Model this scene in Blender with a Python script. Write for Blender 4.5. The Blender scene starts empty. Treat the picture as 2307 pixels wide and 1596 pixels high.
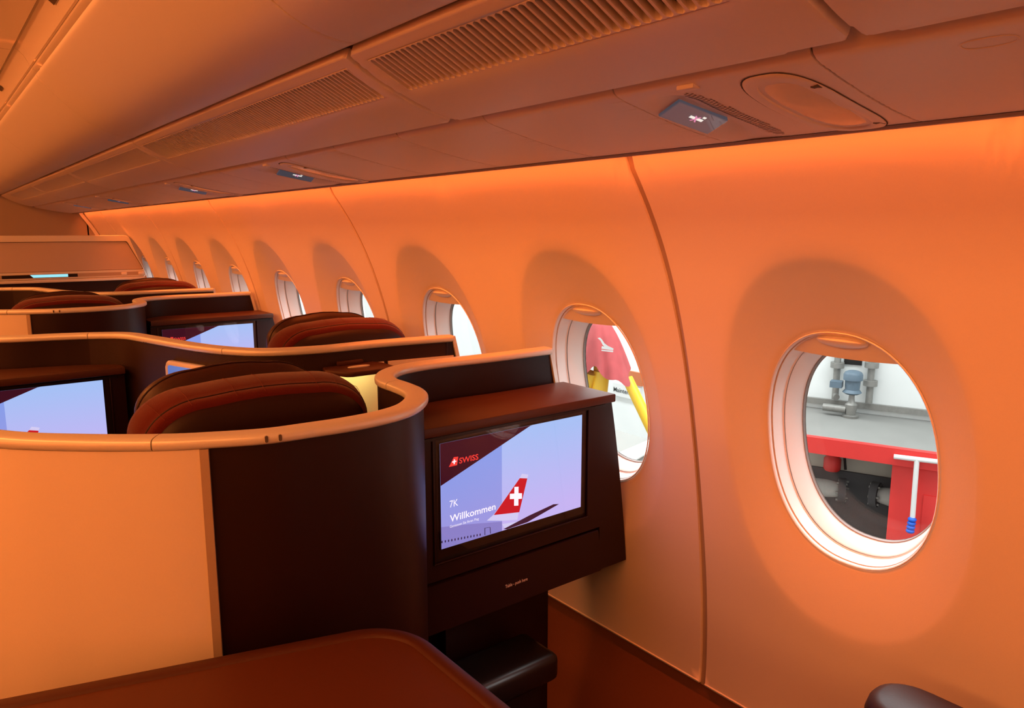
import bpy, bmesh, math, random
import numpy as np
from mathutils import Vector
random.seed(4)
S = bpy.context.scene
COL = S.collection
H = 1.40                      # eye height above the cabin floor; shapes below use z relative to the eye

# ------------------------------------------------------------------ camera
FPX, CX, CY = 1692.0, 1153.5, 798.0
PIT, YAW = math.atan(280 / FPX), math.radians(38.0)
cam = bpy.data.cameras.new('camera')
cam.sensor_width = 36.0
cam.lens = FPX / 2307 * 36.0
cam.clip_start = 0.02
camo = bpy.data.objects.new('camera', cam)
camo.location = (0, 0, H)
camo.rotation_euler = (math.pi / 2 - PIT, 0, -YAW)
COL.objects.link(camo)
S.camera = camo
S.view_settings.view_transform = 'Standard'
S.view_settings.look = 'None'
S.view_settings.gamma = 1.0
S.view_settings.use_curve_mapping = False
S.view_settings.exposure = 0.0
S.cycles.use_denoising = True
S.cycles.max_bounces = 10
S.cycles.diffuse_bounces = 6
S.cycles.sample_clamp_indirect = 6.0
S.cycles.caustics_reflective = False
S.cycles.caustics_refractive = False

# ------------------------------------------------------------------ light: hangar daylight, the cabin's mood lighting and added fill lights
W = bpy.data.worlds.new('hangar_daylight')
S.world = W
W.use_nodes = True
bg = W.node_tree.nodes['Background']
bg.inputs[0].default_value = (0.93, 0.97, 1.0, 1)
bg.inputs[1].default_value = 1.0
ORANGE = (1.0, 0.155, 0.026)
AMBER = (1.0, 0.285, 0.062)

def area(name, loc, target, sx, sy, power, col, spread=180):
    l = bpy.data.lights.new(name, 'AREA')
    l.shape = 'RECTANGLE'; l.size = sx; l.size_y = sy
    l.energy = power; l.color = col
    l.spread = math.radians(spread)
    o = bpy.data.objects.new(name, l)
    p = Vector((loc[0], loc[1], loc[2] + H)); t = Vector((target[0], target[1], target[2] + H))
    d = (t - p).normalized()
    zax = -d; xax = Vector((0, 1, 0)); yax = zax.cross(xax).normalized()
    xax = yax.cross(zax)
    from mathutils import Matrix
    M = Matrix((xax, yax, zax)).transposed().to_4x4(); M.translation = p
    o.matrix_world = M
    COL.objects.link(o)
    return o

CY0, CY1 = -1.6, 6.7
LEN = CY1 - CY0; MID = (CY0 + CY1) / 2
area('wall_wash_light', (0.984, MID, 0.162), (1.150, MID, -0.30), LEN, 0.014, 18, ORANGE, 95)
area('ceiling_wash_light', (0.47, MID, 0.575), (0.36, MID, 0.75), LEN, 0.03, 140, ORANGE)
area('aisle_bounce_fill', (-0.62, MID, 0.71), (-0.45, MID, -0.6), LEN, 0.40, 98, AMBER)  # unseen fill, stands in for bounce off the lit aisle ceiling
area('far_aisle_fill', (-2.9, MID, 0.66), (-0.5, MID, 0.0), LEN, 0.40, 60, AMBER)  # unseen fill added for orange light from the left side
area('left_wall_wash_light', (-4.12, MID, 0.20), (-4.45, MID, -0.55), LEN, 0.03, 100, ORANGE)  # unseen, added so the left wall's glow reaches the bin undersides
area('window_reveal_fill', (5.0, 8.0, 4.2), (1.3, 8.0, -0.4), 26, 2.0, 2700, (0.95, 0.98, 1.0))  # unseen one-sided source, added to brighten the window reveals

# ------------------------------------------------------------------ pixel rays of the photograph
def ray(x, y):
    r = (x - CX) / FPX; u = -(y - CY) / FPX
    fl = math.cos(PIT) + u * math.sin(PIT); ul = -math.sin(PIT) + u * math.cos(PIT)
    return np.array([r * math.cos(YAW) + fl * math.sin(YAW), -r * math.sin(YAW) + fl * math.cos(YAW), ul])
def onX(x, y, v): d = ray(x, y); return d * v / d[0]
def onY(x, y, v): d = ray(x, y); return d * v / d[1]
def onZ(x, y, v): d = ray(x, y); return d * v / d[2]
def onPlane(x, y, p, n):
    d = ray(x, y); p = np.array(p, float); n = np.array(n, float)
    return d * (p @ n) / (d @ n)

# ------------------------------------------------------------------ materials
def mat(name, col, rough=0.5, metal=0.0, nscale=0.0, bump=0.0, var=0.0, spec=0.5, emit=None, estr=1.0, coat=0.0, sheen=0.0, weave=False, alpha=None, trans=0.0):
    m = bpy.data.materials.new(name); m.use_nodes = True
    nt = m.node_tree; b = nt.nodes['Principled BSDF']
    b.inputs['Base Color'].default_value = (*col, 1)
    b.inputs['Roughness'].default_value = rough
    b.inputs['Metallic'].default_value = metal
    b.inputs['Specular IOR Level'].default_value = spec
    b.inputs['Coat Weight'].default_value = coat
    b.inputs['Coat Roughness'].default_value = 0.12
    b.inputs['Sheen Weight'].default_value = sheen
    b.inputs['Transmission Weight'].default_value = trans
    if emit:
        b.inputs['Emission Color'].default_value = (*emit, 1)
        b.inputs['Emission Strength'].default_value = estr
    if nscale:
        tc = nt.nodes.new('ShaderNodeTexCoord')
        n = nt.nodes.new('ShaderNodeTexNoise')
        n.inputs['Scale'].default_value = nscale; n.inputs['Detail'].default_value = 3
        nt.links.new(tc.outputs['Object'], n.inputs['Vector'])
        if var:
            mx = nt.nodes.new('ShaderNodeMix'); mx.data_type = 'RGBA'
            mx.inputs[6].default_value = (*[c * (1 - var) for c in col], 1)
            mx.inputs[7].default_value = (*[min(1, c * (1 + var)) for c in col], 1)
            nt.links.new(n.outputs['Fac'], mx.inputs[0])
            nt.links.new(mx.outputs[2], b.inputs['Base Color'])
        if bump:
            bp = nt.nodes.new('ShaderNodeBump')
            bp.inputs['Strength'].default_value = bump; bp.inputs['Distance'].default_value = 0.001
            src = n.outputs['Fac']
            if weave:
                w = nt.nodes.new('ShaderNodeTexWave'); w.wave_type = 'BANDS'; w.bands_direction = 'DIAGONAL'
                w.inputs['Scale'].default_value = nscale; w.inputs['Distortion'].default_value = 1.5
                nt.links.new(tc.outputs['Object'], w.inputs['Vector']); src = w.outputs['Fac']
            nt.links.new(src, bp.inputs['Height'])
            nt.links.new(bp.outputs['Normal'], b.inputs['Normal'])
    return m

M = {}
M['lining'] = mat('wall_lining', (0.80, 0.76, 0.72), 0.55, nscale=420, bump=0.12, var=0.02, spec=0.4)
M['bin'] = mat('bin_plastic', (0.86, 0.80, 0.74), 0.42, nscale=300, bump=0.06, var=0.02, spec=0.5)
M['psu'] = mat('service_plastic', (0.84, 0.77, 0.71), 0.42, nscale=300, bump=0.06, var=0.02)
M['gap'] = mat('dark_gap', (0.10, 0.08, 0.07), 0.9, nscale=60, var=0.1)
M['grille'] = mat('grille_plastic', (0.15, 0.125, 0.105), 0.6, nscale=200, var=0.04)
M['ceil'] = mat('ceiling_panel', (0.86, 0.81, 0.75), 0.6, nscale=200, bump=0.04, var=0.02)
M['bulkhead'] = mat('tan_bulkhead_fabric', (0.40, 0.32, 0.25), 0.9, nscale=500, bump=0.2, var=0.05)
M['partition'] = mat('satin_partition_panel', (0.56, 0.48, 0.43), 0.35, nscale=200, var=0.03)
M['cream'] = mat('cream_laminate', (0.84, 0.76, 0.64), 0.5, nscale=350, bump=0.08, var=0.02)
M['rim'] = mat('champagne_rim', (0.82, 0.82, 0.76), 0.36, metal=0.25, nscale=500, bump=0.03, var=0.03)
M['trim'] = mat('beige_trim', (0.50, 0.40, 0.30), 0.4, metal=0.2, nscale=300, var=0.03)
M['shell'] = mat('dark_brown_shell', (0.016, 0.0032, 0.0036), 0.42, nscale=700, bump=0.08, var=0.06, spec=0.35)
M['wood'] = mat('dark_grained_veneer', (0.030, 0.013, 0.011), 0.5, nscale=240, bump=0.35, var=0.25, spec=0.3, weave=True)
M['shelf'] = mat('brown_shelf_laminate', (0.075, 0.026, 0.014), 0.42, nscale=600, bump=0.05, var=0.05, spec=0.35)
M['console'] = mat('console_laminate', (0.098, 0.026, 0.007), 0.5, nscale=400, bump=0.06, var=0.05, spec=0.3)
M['console_edge'] = mat('console_edge_band', (0.068, 0.018, 0.007), 0.5, nscale=400, bump=0.06, var=0.05, spec=0.3)
M['black'] = mat('black_plastic', (0.010, 0.007, 0.007), 0.35, nscale=300, var=0.1, spec=0.4)
M['slate'] = mat('slate_sign_face', (0.05, 0.055, 0.07), 0.3, nscale=100, var=0.03, emit=(0.045, 0.052, 0.070), estr=1.0)  # faint emission stands in for window light reflected on the sign face
M['red_fabric'] = mat('maroon_wool', (0.105, 0.0085, 0.0055), 0.9, nscale=900, bump=0.6, var=0.25, sheen=0.25, spec=0.15)
M['leather'] = mat('dark_brown_leather', (0.022, 0.0060, 0.0050), 0.5, nscale=260, bump=0.15, var=0.1, spec=0.35)
M['headleather'] = mat('brown_headrest_leather', (0.045, 0.015, 0.008), 0.45, nscale=260, bump=0.15, var=0.1, spec=0.35)
M['stitch'] = mat('stitch_thread', (0.18, 0.035, 0.024), 0.8, nscale=900, var=0.1)
M['dado'] = mat('brown_dado', (0.30, 0.115, 0.060), 0.22, nscale=120, var=0.06, coat=0.5)
M['carpet'] = mat('dark_carpet', (0.05, 0.022, 0.016), 0.95, nscale=500, bump=0.8, var=0.3)
M['reveal'] = mat('white_reveal', (0.88, 0.86, 0.84), 0.4, nscale=200, var=0.01)
M['edgeshade'] = mat('brown_edge_shade', (0.36, 0.29, 0.25), 0.6, nscale=200, var=0.05)  # brown tone for the shade below the service panel edge
M['seal'] = mat('grey_window_seal', (0.28, 0.27, 0.26), 0.6, nscale=200, var=0.05)
M['white'] = mat('white_paint', (0.8, 0.8, 0.79), 0.6, nscale=6, var=0.05)
M['hwall'] = mat('hangar_wall_paint', (0.86, 0.88, 0.87), 0.8, nscale=1.5, var=0.05)
M['concrete'] = mat('grey_concrete', (0.26, 0.255, 0.24), 0.85, nscale=3, var=0.12, bump=0.2)
M['red'] = mat('signal_red_paint', (0.72, 0.030, 0.025), 0.5, nscale=8, var=0.08)
M['redcloth'] = mat('faded_red_cloth', (0.46, 0.075, 0.08), 0.85, nscale=12, var=0.22, bump=0.3)
M['yellow'] = mat('yellow_paint', (0.88, 0.52, 0.02), 0.45, nscale=10, var=0.06)
M['steel'] = mat('dull_steel_pipe', (0.30, 0.29, 0.27), 0.5, metal=0.4, nscale=30, var=0.2)
M['motor'] = mat('blue_grey_motor', (0.12, 0.17, 0.22), 0.5, nscale=20, var=0.15)
M['beige'] = mat('beige_render', (0.50, 0.45, 0.38), 0.9, nscale=4, var=0.1)
M['dgrey'] = mat('dark_grey_wall', (0.075, 0.070, 0.072), 0.9, nscale=5, var=0.15)
M['hose'] = mat('pale_insulation', (0.42, 0.40, 0.37), 0.9, nscale=40, bump=0.5, var=0.12)
M['blue'] = mat('blue_plastic', (0.01, 0.12, 0.65), 0.4, nscale=20, var=0.05)
M['orangesign'] = mat('orange_brown_sign', (0.60, 0.17, 0.06), 0.6, nscale=20, var=0.05)
M['print'] = mat('pale_print', (0.75, 0.55, 0.42), 0.6, nscale=50, var=0.02)
M['inkgrey'] = mat('grey_ink', (0.06, 0.07, 0.07), 0.6, nscale=50, var=0.02)

def emat(name, col, st=1.0, col2=None, axis=2, lo=0, hi=1):
    m = bpy.data.materials.new(name); m.use_nodes = True
    nt = m.node_tree; nt.nodes.remove(nt.nodes['Principled BSDF'])
    e = nt.nodes.new('ShaderNodeEmission'); e.inputs[0].default_value = (*col, 1); e.inputs[1].default_value = st
    if col2:
        tc = nt.nodes.new('ShaderNodeTexCoord'); sp = nt.nodes.new('ShaderNodeSeparateXYZ'); mr = nt.nodes.new('ShaderNodeMapRange')
        mx = nt.nodes.new('ShaderNodeMix'); mx.data_type = 'RGBA'
        nt.links.new(tc.outputs['Generated'], sp.inputs[0]); nt.links.new(sp.outputs[axis], mr.inputs[0])
        mr.inputs[1].default_value = lo; mr.inputs[2].default_value = hi
        mx.inputs[6].default_value = (*col, 1); mx.inputs[7].default_value = (*col2, 1)
        nt.links.new(mr.outputs[0], mx.inputs[0]); nt.links.new(mx.outputs[2], e.inputs[0])
    nt.links.new(e.outputs[0], nt.nodes['Material Output'].inputs[0])
    return m
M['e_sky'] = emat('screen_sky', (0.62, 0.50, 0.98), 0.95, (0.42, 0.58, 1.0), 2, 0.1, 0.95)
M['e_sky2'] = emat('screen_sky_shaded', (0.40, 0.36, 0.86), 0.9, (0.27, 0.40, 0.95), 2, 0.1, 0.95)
M['e_dark'] = emat('screen_maroon', (0.052, 0.006, 0.014), 1.0)
M['e_red'] = emat('screen_red', (0.62, 0.012, 0.02), 1.0)
M['e_logo'] = emat('screen_logo_red', (0.95, 0.05, 0.04), 1.0)
M['e_white'] = emat('screen_white', (1.0, 0.90, 1.0), 1.1)
M['e_pale'] = emat('screen_pale', (0.72, 0.66, 0.98), 0.95)
M['e_fuse'] = emat('screen_fuselage', (0.30, 0.25, 0.66), 0.9)
M['e_wing'] = emat('screen_wing', (0.055, 0.012, 0.030), 1.0)
M['e_ink'] = emat('screen_ink', (0.035, 0.015, 0.05), 1.0)
M['e_sign'] = emat('sign_white', (1.0, 0.95, 0.85), 1.0)
M['e_pink'] = emat('sign_pink', (0.8, 0.25, 0.45), 1.0)
M['e_cyan'] = emat('cyan_display', (0.35, 0.85, 0.95), 1.0)
M['e_blue'] = emat('dim_blue_display', (0.13, 0.19, 0.50), 1.0, (0.20, 0.28, 0.62), 0, 0, 1)
M['e_warm'] = emat('warm_led', (1.0, 0.72, 0.22), 6.0)

def glassmat(name, tint=(1, 1, 1), ior=1.45, rough=0.0):
    m = bpy.data.materials.new(name); m.use_nodes = True
    nt = m.node_tree; nt.nodes.remove(nt.nodes['Principled BSDF'])
    t = nt.nodes.new('ShaderNodeBsdfTransparent'); t.inputs[0].default_value = (*tint, 1)
    g = nt.nodes.new('ShaderNodeBsdfGlossy'); g.inputs['Roughness'].default_value = rough
    lw = nt.nodes.new('ShaderNodeLayerWeight'); lw.inputs[0].default_value = 0.5
    pw = nt.nodes.new('ShaderNodeMath'); pw.operation = 'POWER'; pw.inputs[1].default_value = 5
    f = nt.nodes.new('ShaderNodeMath'); f.operation = 'MULTIPLY_ADD'
    f0 = ((ior - 1) / (ior + 1)) ** 2
    f.inputs[1].default_value = 1 - f0; f.inputs[2].default_value = f0
    nt.links.new(lw.outputs['Facing'], pw.inputs[0]); nt.links.new(pw.outputs[0], f.inputs[0])
    x = nt.nodes.new('ShaderNodeMixShader')
    nt.links.new(f.outputs[0], x.inputs[0]); nt.links.new(t.outputs[0], x.inputs[1]); nt.links.new(g.outputs[0], x.inputs[2])
    nt.links.new(x.outputs[0], nt.nodes['Material Output'].inputs[0])
    return m
M['pane'] = glassmat('window_pane', (0.96, 0.98, 0.97), 1.25)
M['scrglass'] = glassmat('screen_glass', (1, 1, 1), 1.5)
M['signglass'] = glassmat('sign_glass', (1, 1, 1), 1.9)
M['cover'] = mat('clear_lamp_cover', (0.62, 0.50, 0.42), 0.12, nscale=20, var=0.03, coat=0.6)

# ------------------------------------------------------------------ object helpers
def origin(o):
    v = Vector((0, 0, 0))
    while o is not None:
        v = v + o.location; o = o.parent
    return v
def tag(o, label=None, cat=None, group=None, kind=None):
    if label: o['label'] = label
    if cat: o['category'] = cat
    if group: o['group'] = group
    if kind: o['kind'] = kind
    return o
def empty(name, loc=(0, 0, 0), label=None, cat=None, group=None, kind=None, parent=None):
    o = bpy.data.objects.new(name, None); COL.objects.link(o)
    o.empty_display_size = 0.05
    o.location = (loc[0], loc[1], loc[2] + H)
    if parent: o.parent = parent; o.location = (0, 0, 0)
    return tag(o, label, cat, group, kind)
def finish(name, bm, m, parent=None, smooth=True, angle=35, label=None):
    bmesh.ops.recalc_face_normals(bm, faces=bm.faces)
    org = origin(parent) if parent else Vector((0, 0, 0))
    for v in bm.verts:
        v.co.z += H; v.co -= org
    me = bpy.data.meshes.new(name)
    ca = math.radians(angle)
    for f in bm.faces: f.smooth = smooth
    if smooth:
        for e in bm.edges:
            if len(e.link_faces) == 2:
                try:
                    if e.calc_face_angle() > ca: e.smooth = False
                except ValueError: pass
    bm.to_mesh(me); bm.free()
    me.materials.append(m)
    o = bpy.data.objects.new(name, me); COL.objects.link(o)
    if parent: o.parent = parent
    if label: o['label'] = label
    return o
def pydata(name, verts, faces, m, parent=None, smooth=True, angle=35, label=None, merge=0):
    bm = bmesh.new()
    vs = [bm.verts.new(tuple(map(float, v))) for v in verts]
    for f in faces:
        try: bm.faces.new([vs[i] for i in f])
        except ValueError: pass
    if merge: bmesh.ops.remove_doubles(bm, verts=bm.verts, dist=merge)
    return finish(name, bm, m, parent, smooth, angle, label)
def box(name, x0, x1, y0, y1, z0, z1, m, parent=None, bev=0.0, seg=2, label=None, rotz=0.0):
    bm = bmesh.new()
    c = Vector(((x0 + x1) / 2, (y0 + y1) / 2, 0))
    vs = [bm.verts.new((x, y, z)) for x in (x0, x1) for y in (y0, y1) for z in (z0, z1)]
    for f in ((0, 1, 3, 2), (4, 6, 7, 5), (0, 4, 5, 1), (2, 3, 7, 6), (0, 2, 6, 4), (1, 5, 7, 3)):
        bm.faces.new([vs[i] for i in f])
    if bev: bmesh.ops.bevel(bm, geom=list(bm.edges), offset=bev, segments=seg, profile=0.5, affect='EDGES')
    if rotz:
        ca, sa = math.cos(rotz), math.sin(rotz)
        for v in bm.verts:
            dx, dy = v.co.x - c.x, v.co.y - c.y
            v.co.x = c.x + dx * ca - dy * sa; v.co.y = c.y + dx * sa + dy * ca
    return finish(name, bm, m, parent, True, 40, label)
def prism(name, poly, f, d0, d1, m, parent=None, bev=0.0, seg=2, label=None, smooth=True, angle=35):
    """poly: 2-D outline; f(a, b, d) -> xyz; solid between depths d0 and d1"""
    bm = bmesh.new()
    A = [bm.verts.new(tuple(map(float, f(a, b, d0)))) for a, b in poly]
    B = [bm.verts.new(tuple(map(float, f(a, b, d1)))) for a, b in poly]
    n = len(poly)
    fa = bm.faces.new(A); fb = bm.faces.new(B[::-1])
    for i in range(n): bm.faces.new((A[i], A[(i + 1) % n], B[(i + 1) % n], B[i]))
    if bev: bmesh.ops.bevel(bm, geom=list(fa.edges) + list(fb.edges), offset=bev, segments=seg, profile=0.5, affect='EDGES')
    return finish(name, bm, m, parent, smooth, angle, label)
def flat(name, poly, f, m, parent, label=None):
    return pydata(name, [f(a, b) for a, b in poly], [list(range(len(poly)))], m, parent, False, label=label)
def cyl(name, p0, p1, r, m, parent=None, seg=20, r1=None, caps=True, label=None):
    return tube(name, [p0, p1], [r, r if r1 is None else r1], m, parent, seg, caps, label)
def tube(name, pts, rad, m, parent=None, seg=14, caps=True, label=None):
    pts = [Vector(map(float, p)) for p in pts]
    if not hasattr(rad, '__len__'): rad = [rad] * len(pts)
    verts, faces = [], []
    for i, p in enumerate(pts):
        t = (pts[min(i + 1, len(pts) - 1)] - pts[max(i - 1, 0)])
        if t.length < 1e-9: t = Vector((0, 0, 1))
        t.normalize()
        if i == 0:
            up = Vector((0, 0, 1)) if abs(t.z) < 0.9 else Vector((1, 0, 0))
        a = t.cross(up).normalized(); b = a.cross(t).normalized(); up = b
        for k in range(seg):
            th = 2 * math.pi * k / seg
            verts.append(p + (a * math.cos(th) + b * math.sin(th)) * rad[i])
    for i in range(len(pts) - 1):
        for k in range(seg):
            faces.append((i * seg + k, i * seg + (k + 1) % seg, (i + 1) * seg + (k + 1) % seg, (i + 1) * seg + k))
    if caps:
        faces.append(tuple(range(seg))[::-1]); faces.append(tuple(range((len(pts) - 1) * seg, len(pts) * seg)))
    return pydata(name, verts, faces, m, parent, True, 45, label)
def loft(name, rings, m, parent=None, cap0=False, cap1=False, angle=35, label=None, closed=True):
    n = len(rings[0]); verts = [p for r in rings for p in r]; faces = []
    for i in range(len(rings) - 1):
        for k in range(n if closed else n - 1):
            faces.append((i * n + k, i * n + (k + 1) % n, (i + 1) * n + (k + 1) % n, (i + 1) * n + k))
    if cap0: faces.append(tuple(range(n))[::-1])
    if cap1: faces.append(tuple(range((len(rings) - 1) * n, len(rings) * n)))
    return pydata(name, verts, faces, m, parent, True, angle, label)
def rrect(x0, x1, y0, y1, r, seg=6):
    """rounded rectangle; r one radius or four (x0y0, x1y0, x1y1, x0y1)"""
    if not hasattr(r, '__len__'): r = (r,) * 4
    out = []
    for (cx, cy, a0), q in zip((((x0, y0, 180)), ((x1, y0, 270)), ((x1, y1, 0)), ((x0, y1, 90))), r):
        sx = 1 if cx == x0 else -1; sy = 1 if cy == y0 else -1
        for k in range(seg + 1):
            a = math.radians(a0 + 90 * k / seg)
            out.append((cx + sx * q + q * math.cos(a), cy + sy * q + q * math.sin(a)))
    return out
def supell(a, b, n, N, ph=0.0):
    out = []
    for k in range(N):
        t = 2 * math.pi * k / N + ph
        c, s = math.cos(t), math.sin(t)
        out.append((a * math.copysign(abs(c) ** (2 / n), c), b * math.copysign(abs(s) ** (2 / n), s)))
    return out
def copy_tree(o, parent=None):
    c = o.copy(); COL.objects.link(c); c.parent = parent
    for ch in list(o.children): copy_tree(ch, c)
    return c
def text2d(s, size, bold=0.0, align='LEFT'):
    cu = bpy.data.curves.new('t', 'FONT'); cu.body = s; cu.size = size; cu.offset = bold; cu.align_x = align
    cu.resolution_u = 3
    o = bpy.data.objects.new('t', cu); COL.objects.link(o)
    dg = bpy.context.evaluated_depsgraph_get()
    me = o.evaluated_get(dg).to_mesh()
    vs = [(v.co.x, v.co.y) for v in me.vertices]; fs = [tuple(p.vertices) for p in me.polygons]
    o.evaluated_get(dg).to_mesh_clear()
    bpy.data.objects.remove(o); bpy.data.curves.remove(cu)
    return vs, fs
def lettering(name, s, size, f, m, parent, bold=0.0, width=None, label=None):
    vs, fs = text2d(s, size, bold)
    x0 = min(v[0] for v in vs); x1 = max(v[0] for v in vs)
    k = (width / (x1 - x0)) if width else 1.0
    return pydata(name, [f((x - x0) * k, y) for x, y in vs], fs, m, parent, False, label=label)
def catmull(P, step=0.012):
    P = [np.array(p, float) for p in P]
    P = [2 * P[0] - P[1]] + P + [2 * P[-1] - P[-2]]
    out = []
    for i in range(1, len(P) - 2):
        p0, p1, p2, p3 = P[i - 1:i + 3]
        n = max(2, int(np.linalg.norm(p2 - p1) / 0.004))
        for k in range(n):
            t = k / n
            out.append(0.5 * ((2 * p1) + (-p0 + p2) * t + (2 * p0 - 5 * p1 + 4 * p2 - p3) * t * t + (-p0 + 3 * p1 - 3 * p2 + p3) * t ** 3))
    out.append(P[-2])
    out = np.array(out)
    # light smoothing, then even spacing
    for _ in range(6):
        out[1:-1] = 0.25 * out[:-2] + 0.5 * out[1:-1] + 0.25 * out[2:]
    d = np.concatenate([[0], np.cumsum(np.linalg.norm(np.diff(out, axis=0), axis=1))])
    s = np.linspace(0, d[-1], int(d[-1] / step) + 2)
    return np.stack([np.interp(s, d, out[:, 0]), np.interp(s, d, out[:, 1])], 1)
def normals2(P):
    t = np.gradient(P, axis=0); t /= np.linalg.norm(t, axis=1)[:, None]
    return np.stack([t[:, 1], -t[:, 0]], 1)
def sweep2(name, P, N, prof, m, parent=None, angle=50, label=None):
    """sweep a closed profile (offset along the path normal, z) along a plan path"""
    rings = []
    for p, n in zip(P, N):
        rings.append([(p[0] + n[0] * a, p[1] + n[1] * a, z) for a, z in prof])
    return loft(name, rings, m, parent, True, True, angle, label)

# ================================================================== THE CABIN
_zs = [.125, .064, -.019, -.106, -.35, -.659, -.878, -1.027]
_xs = [1.026, 1.076, 1.120, 1.161, 1.237, 1.293, 1.315, 1.319]
_c = np.polyfit(_zs, _xs, 4)
def wx(z):
    z = float(z)
    if z > .10: return float(np.polyval(_c, .10)) + float(np.polyval(np.polyder(_c), .10)) * .04 * (1 - math.exp(-(z - .10) / .04))
    if z < -1.027: return 1.319 - (-1.027 - z) * 0.10
    return float(np.polyval(_c, z))

PITCH = 0.635
WY = [0.66 + PITCH * i for i in range(-3, 11)]
ZT, ZB = 0.205, -1.027
SC_A, SC_B, SC_Z = 0.232, 0.362, -0.402      # scooped surround of a window
OP_A, OP_B, OP_Z = 0.160, 0.226, -0.399      # the opening in the lining
DEP = 0.036
NR = 160

wall_r = empty('wall_right', (1.3, 2.5, -H), kind='structure')
wall_r['label'] = 'curved window-side cabin wall of pale lining panels washed in orange light'
def lining_panel(ws, y0, y1):
    verts, faces = [], []
    for yc in ws:
        base = len(verts)
        rings = []
        outer = supell(SC_A, SC_B, 2.25, NR, math.pi / NR)
        inner = supell(OP_A, OP_B, 2.25, NR, math.pi / NR)
        # rectangle of this window's bay
        rect = []
        hw = PITCH / 2
        for (a, b) in outer:
            k = 1e9
            if abs(a) > 1e-9: k = min(k, hw / abs(a))
            zt = (ZT - SC_Z) if b > 0 else (SC_Z - ZB)
            if abs(b) > 1e-9: k = min(k, zt / abs(b))
            rect.append([a * k, b * k])
        for cy_, cz_ in ((hw, ZT - SC_Z), (hw, -(SC_Z - ZB)), (-hw, ZT - SC_Z), (-hw, -(SC_Z - ZB))):
            j = min(range(NR), key=lambda q: (rect[q][0] - cy_) ** 2 + (rect[q][1] - cz_) ** 2)
            rect[j] = [cy_, cz_]
        for t in (1, .93, .86, .79, .72, .64, .56, .48, .4, .3, .2, .1, .03):
            rings.append([((1 - t) * o[0] + t * r[0], (1 - t) * o[1] + t * r[1] + SC_Z, 0.0) for o, r in zip(outer, rect)])
        rings.append([(o[0], o[1] + SC_Z, 0.0008) for o in outer])
        for t in (.04, .1, .25, .45, .65, .82, .93, 1.0):
            d = DEP * (0.25 * t + 0.75 * t ** 1.1) 
            rings.append([((1 - t) * o[0] + t * i[0], (1 - t) * (o[1] + SC_Z) + t * (i[1] + OP_Z), d) for o, i in zip(outer, inner)])
        for s, d in ((.994, DEP + .0015), (.985, DEP + .006), (.983, DEP + .016)):
            rings.append([(i[0] * s, i[1] * s + OP_Z, d) for i in inner])
        for r in rings:
            for (y, z, d) in r: verts.append((wx(z) + d, yc + y, z))
        for i in range(len(rings) - 1):
            for k in range(NR):
                faces.append((base + i * NR + k, base + i * NR + (k + 1) % NR, base + (i + 1) * NR + (k + 1) % NR, base + (i + 1) * NR + k))
    # rolled panel edges at both joints and a folded lip along the bottom
    zz = np.linspace(ZB, ZT, 60)
    for ye, s in ((y0, -1), (y1, 1)):
        for prof in (((0, 0), (s * -.004, 0.0), ),):
            pass
    bm = bmesh.new()
    vs = [bm.verts.new(v) for v in verts]
    for f in faces:
        try: bm.faces.new([vs[i] for i in f])
        except ValueError: pass
    bmesh.ops.remove_doubles(bm, verts=bm.verts, dist=0.0006)
    # pull the joint edges in to leave a gap, then roll them outboard
    ed = [e for e in bm.edges if e.is_boundary and all(abs(v.co.y - y0) < 1e-4 for v in e.verts)] + \
         [e for e in bm.edges if e.is_boundary and all(abs(v.co.y - y1) < 1e-4 for v in e.verts)]
    for dx, dy in ((0.0012, 0.0014), (0.004, 0.0010), (0.014, 0.0)):
        r = bmesh.ops.extrude_edge_only(bm, edges=ed)
        ed = [g for g in r['geom'] if isinstance(g, bmesh.types.BMEdge) and g.is_boundary]
        ed = [e for e in ed if abs(e.verts[0].co.y - e.verts[1].co.y) < 1e-4]
        for v in {v for e in ed for v in e.verts}:
            v.co.x += dx; v.co.y += dy if v.co.y > (y0 + y1) / 2 else -dy
    for v in bm.verts:
        if v.co.y > y1 - 1e-4: v.co.y -= 0.0092
        elif v.co.y < y0 + 1e-4: v.co.y += 0.0092
    ed = [e for e in bm.edges if e.is_boundary and all(abs(v.co.z - ZB) < 1e-4 for v in e.verts)]
    for dx, dz in ((-0.003, -0.0015), (0.001, -0.004), (0.012, 0.0)):
        r = bmesh.ops.extrude_edge_only(bm, edges=ed)
        ed = [g for g in r['geom'] if isinstance(g, bmesh.types.BMEdge) and g.is_boundary and len(g.link_faces) == 1]
        zlow = min(v.co.z for e in ed for v in e.verts)
        ed = [e for e in ed if abs(e.verts[0].co.z - e.verts[1].co.z) < 1e-5 and abs(e.verts[0].co.z - zlow) < 1e-4]
        for v in {v for e in ed for v in e.verts}: v.co.x += dx; v.co.z += dz
    return finish('lining_panel', bm, M['lining'], wall_r, True, 60)
SEAM0 = 0.66 + PITCH / 2           # a joint lies between the first two windows in view
for k in range(-2, 6):
    y1 = SEAM0 + 2 * PITCH * k; y0 = y1 - 2 * PITCH
    ws = [y for y in WY if y0 < y < y1]
    if len(ws) == 2: lining_panel(ws, y0, y1)
YW0, YW1 = min(WY) - PITCH / 2, max(WY) + PITCH / 2
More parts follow.
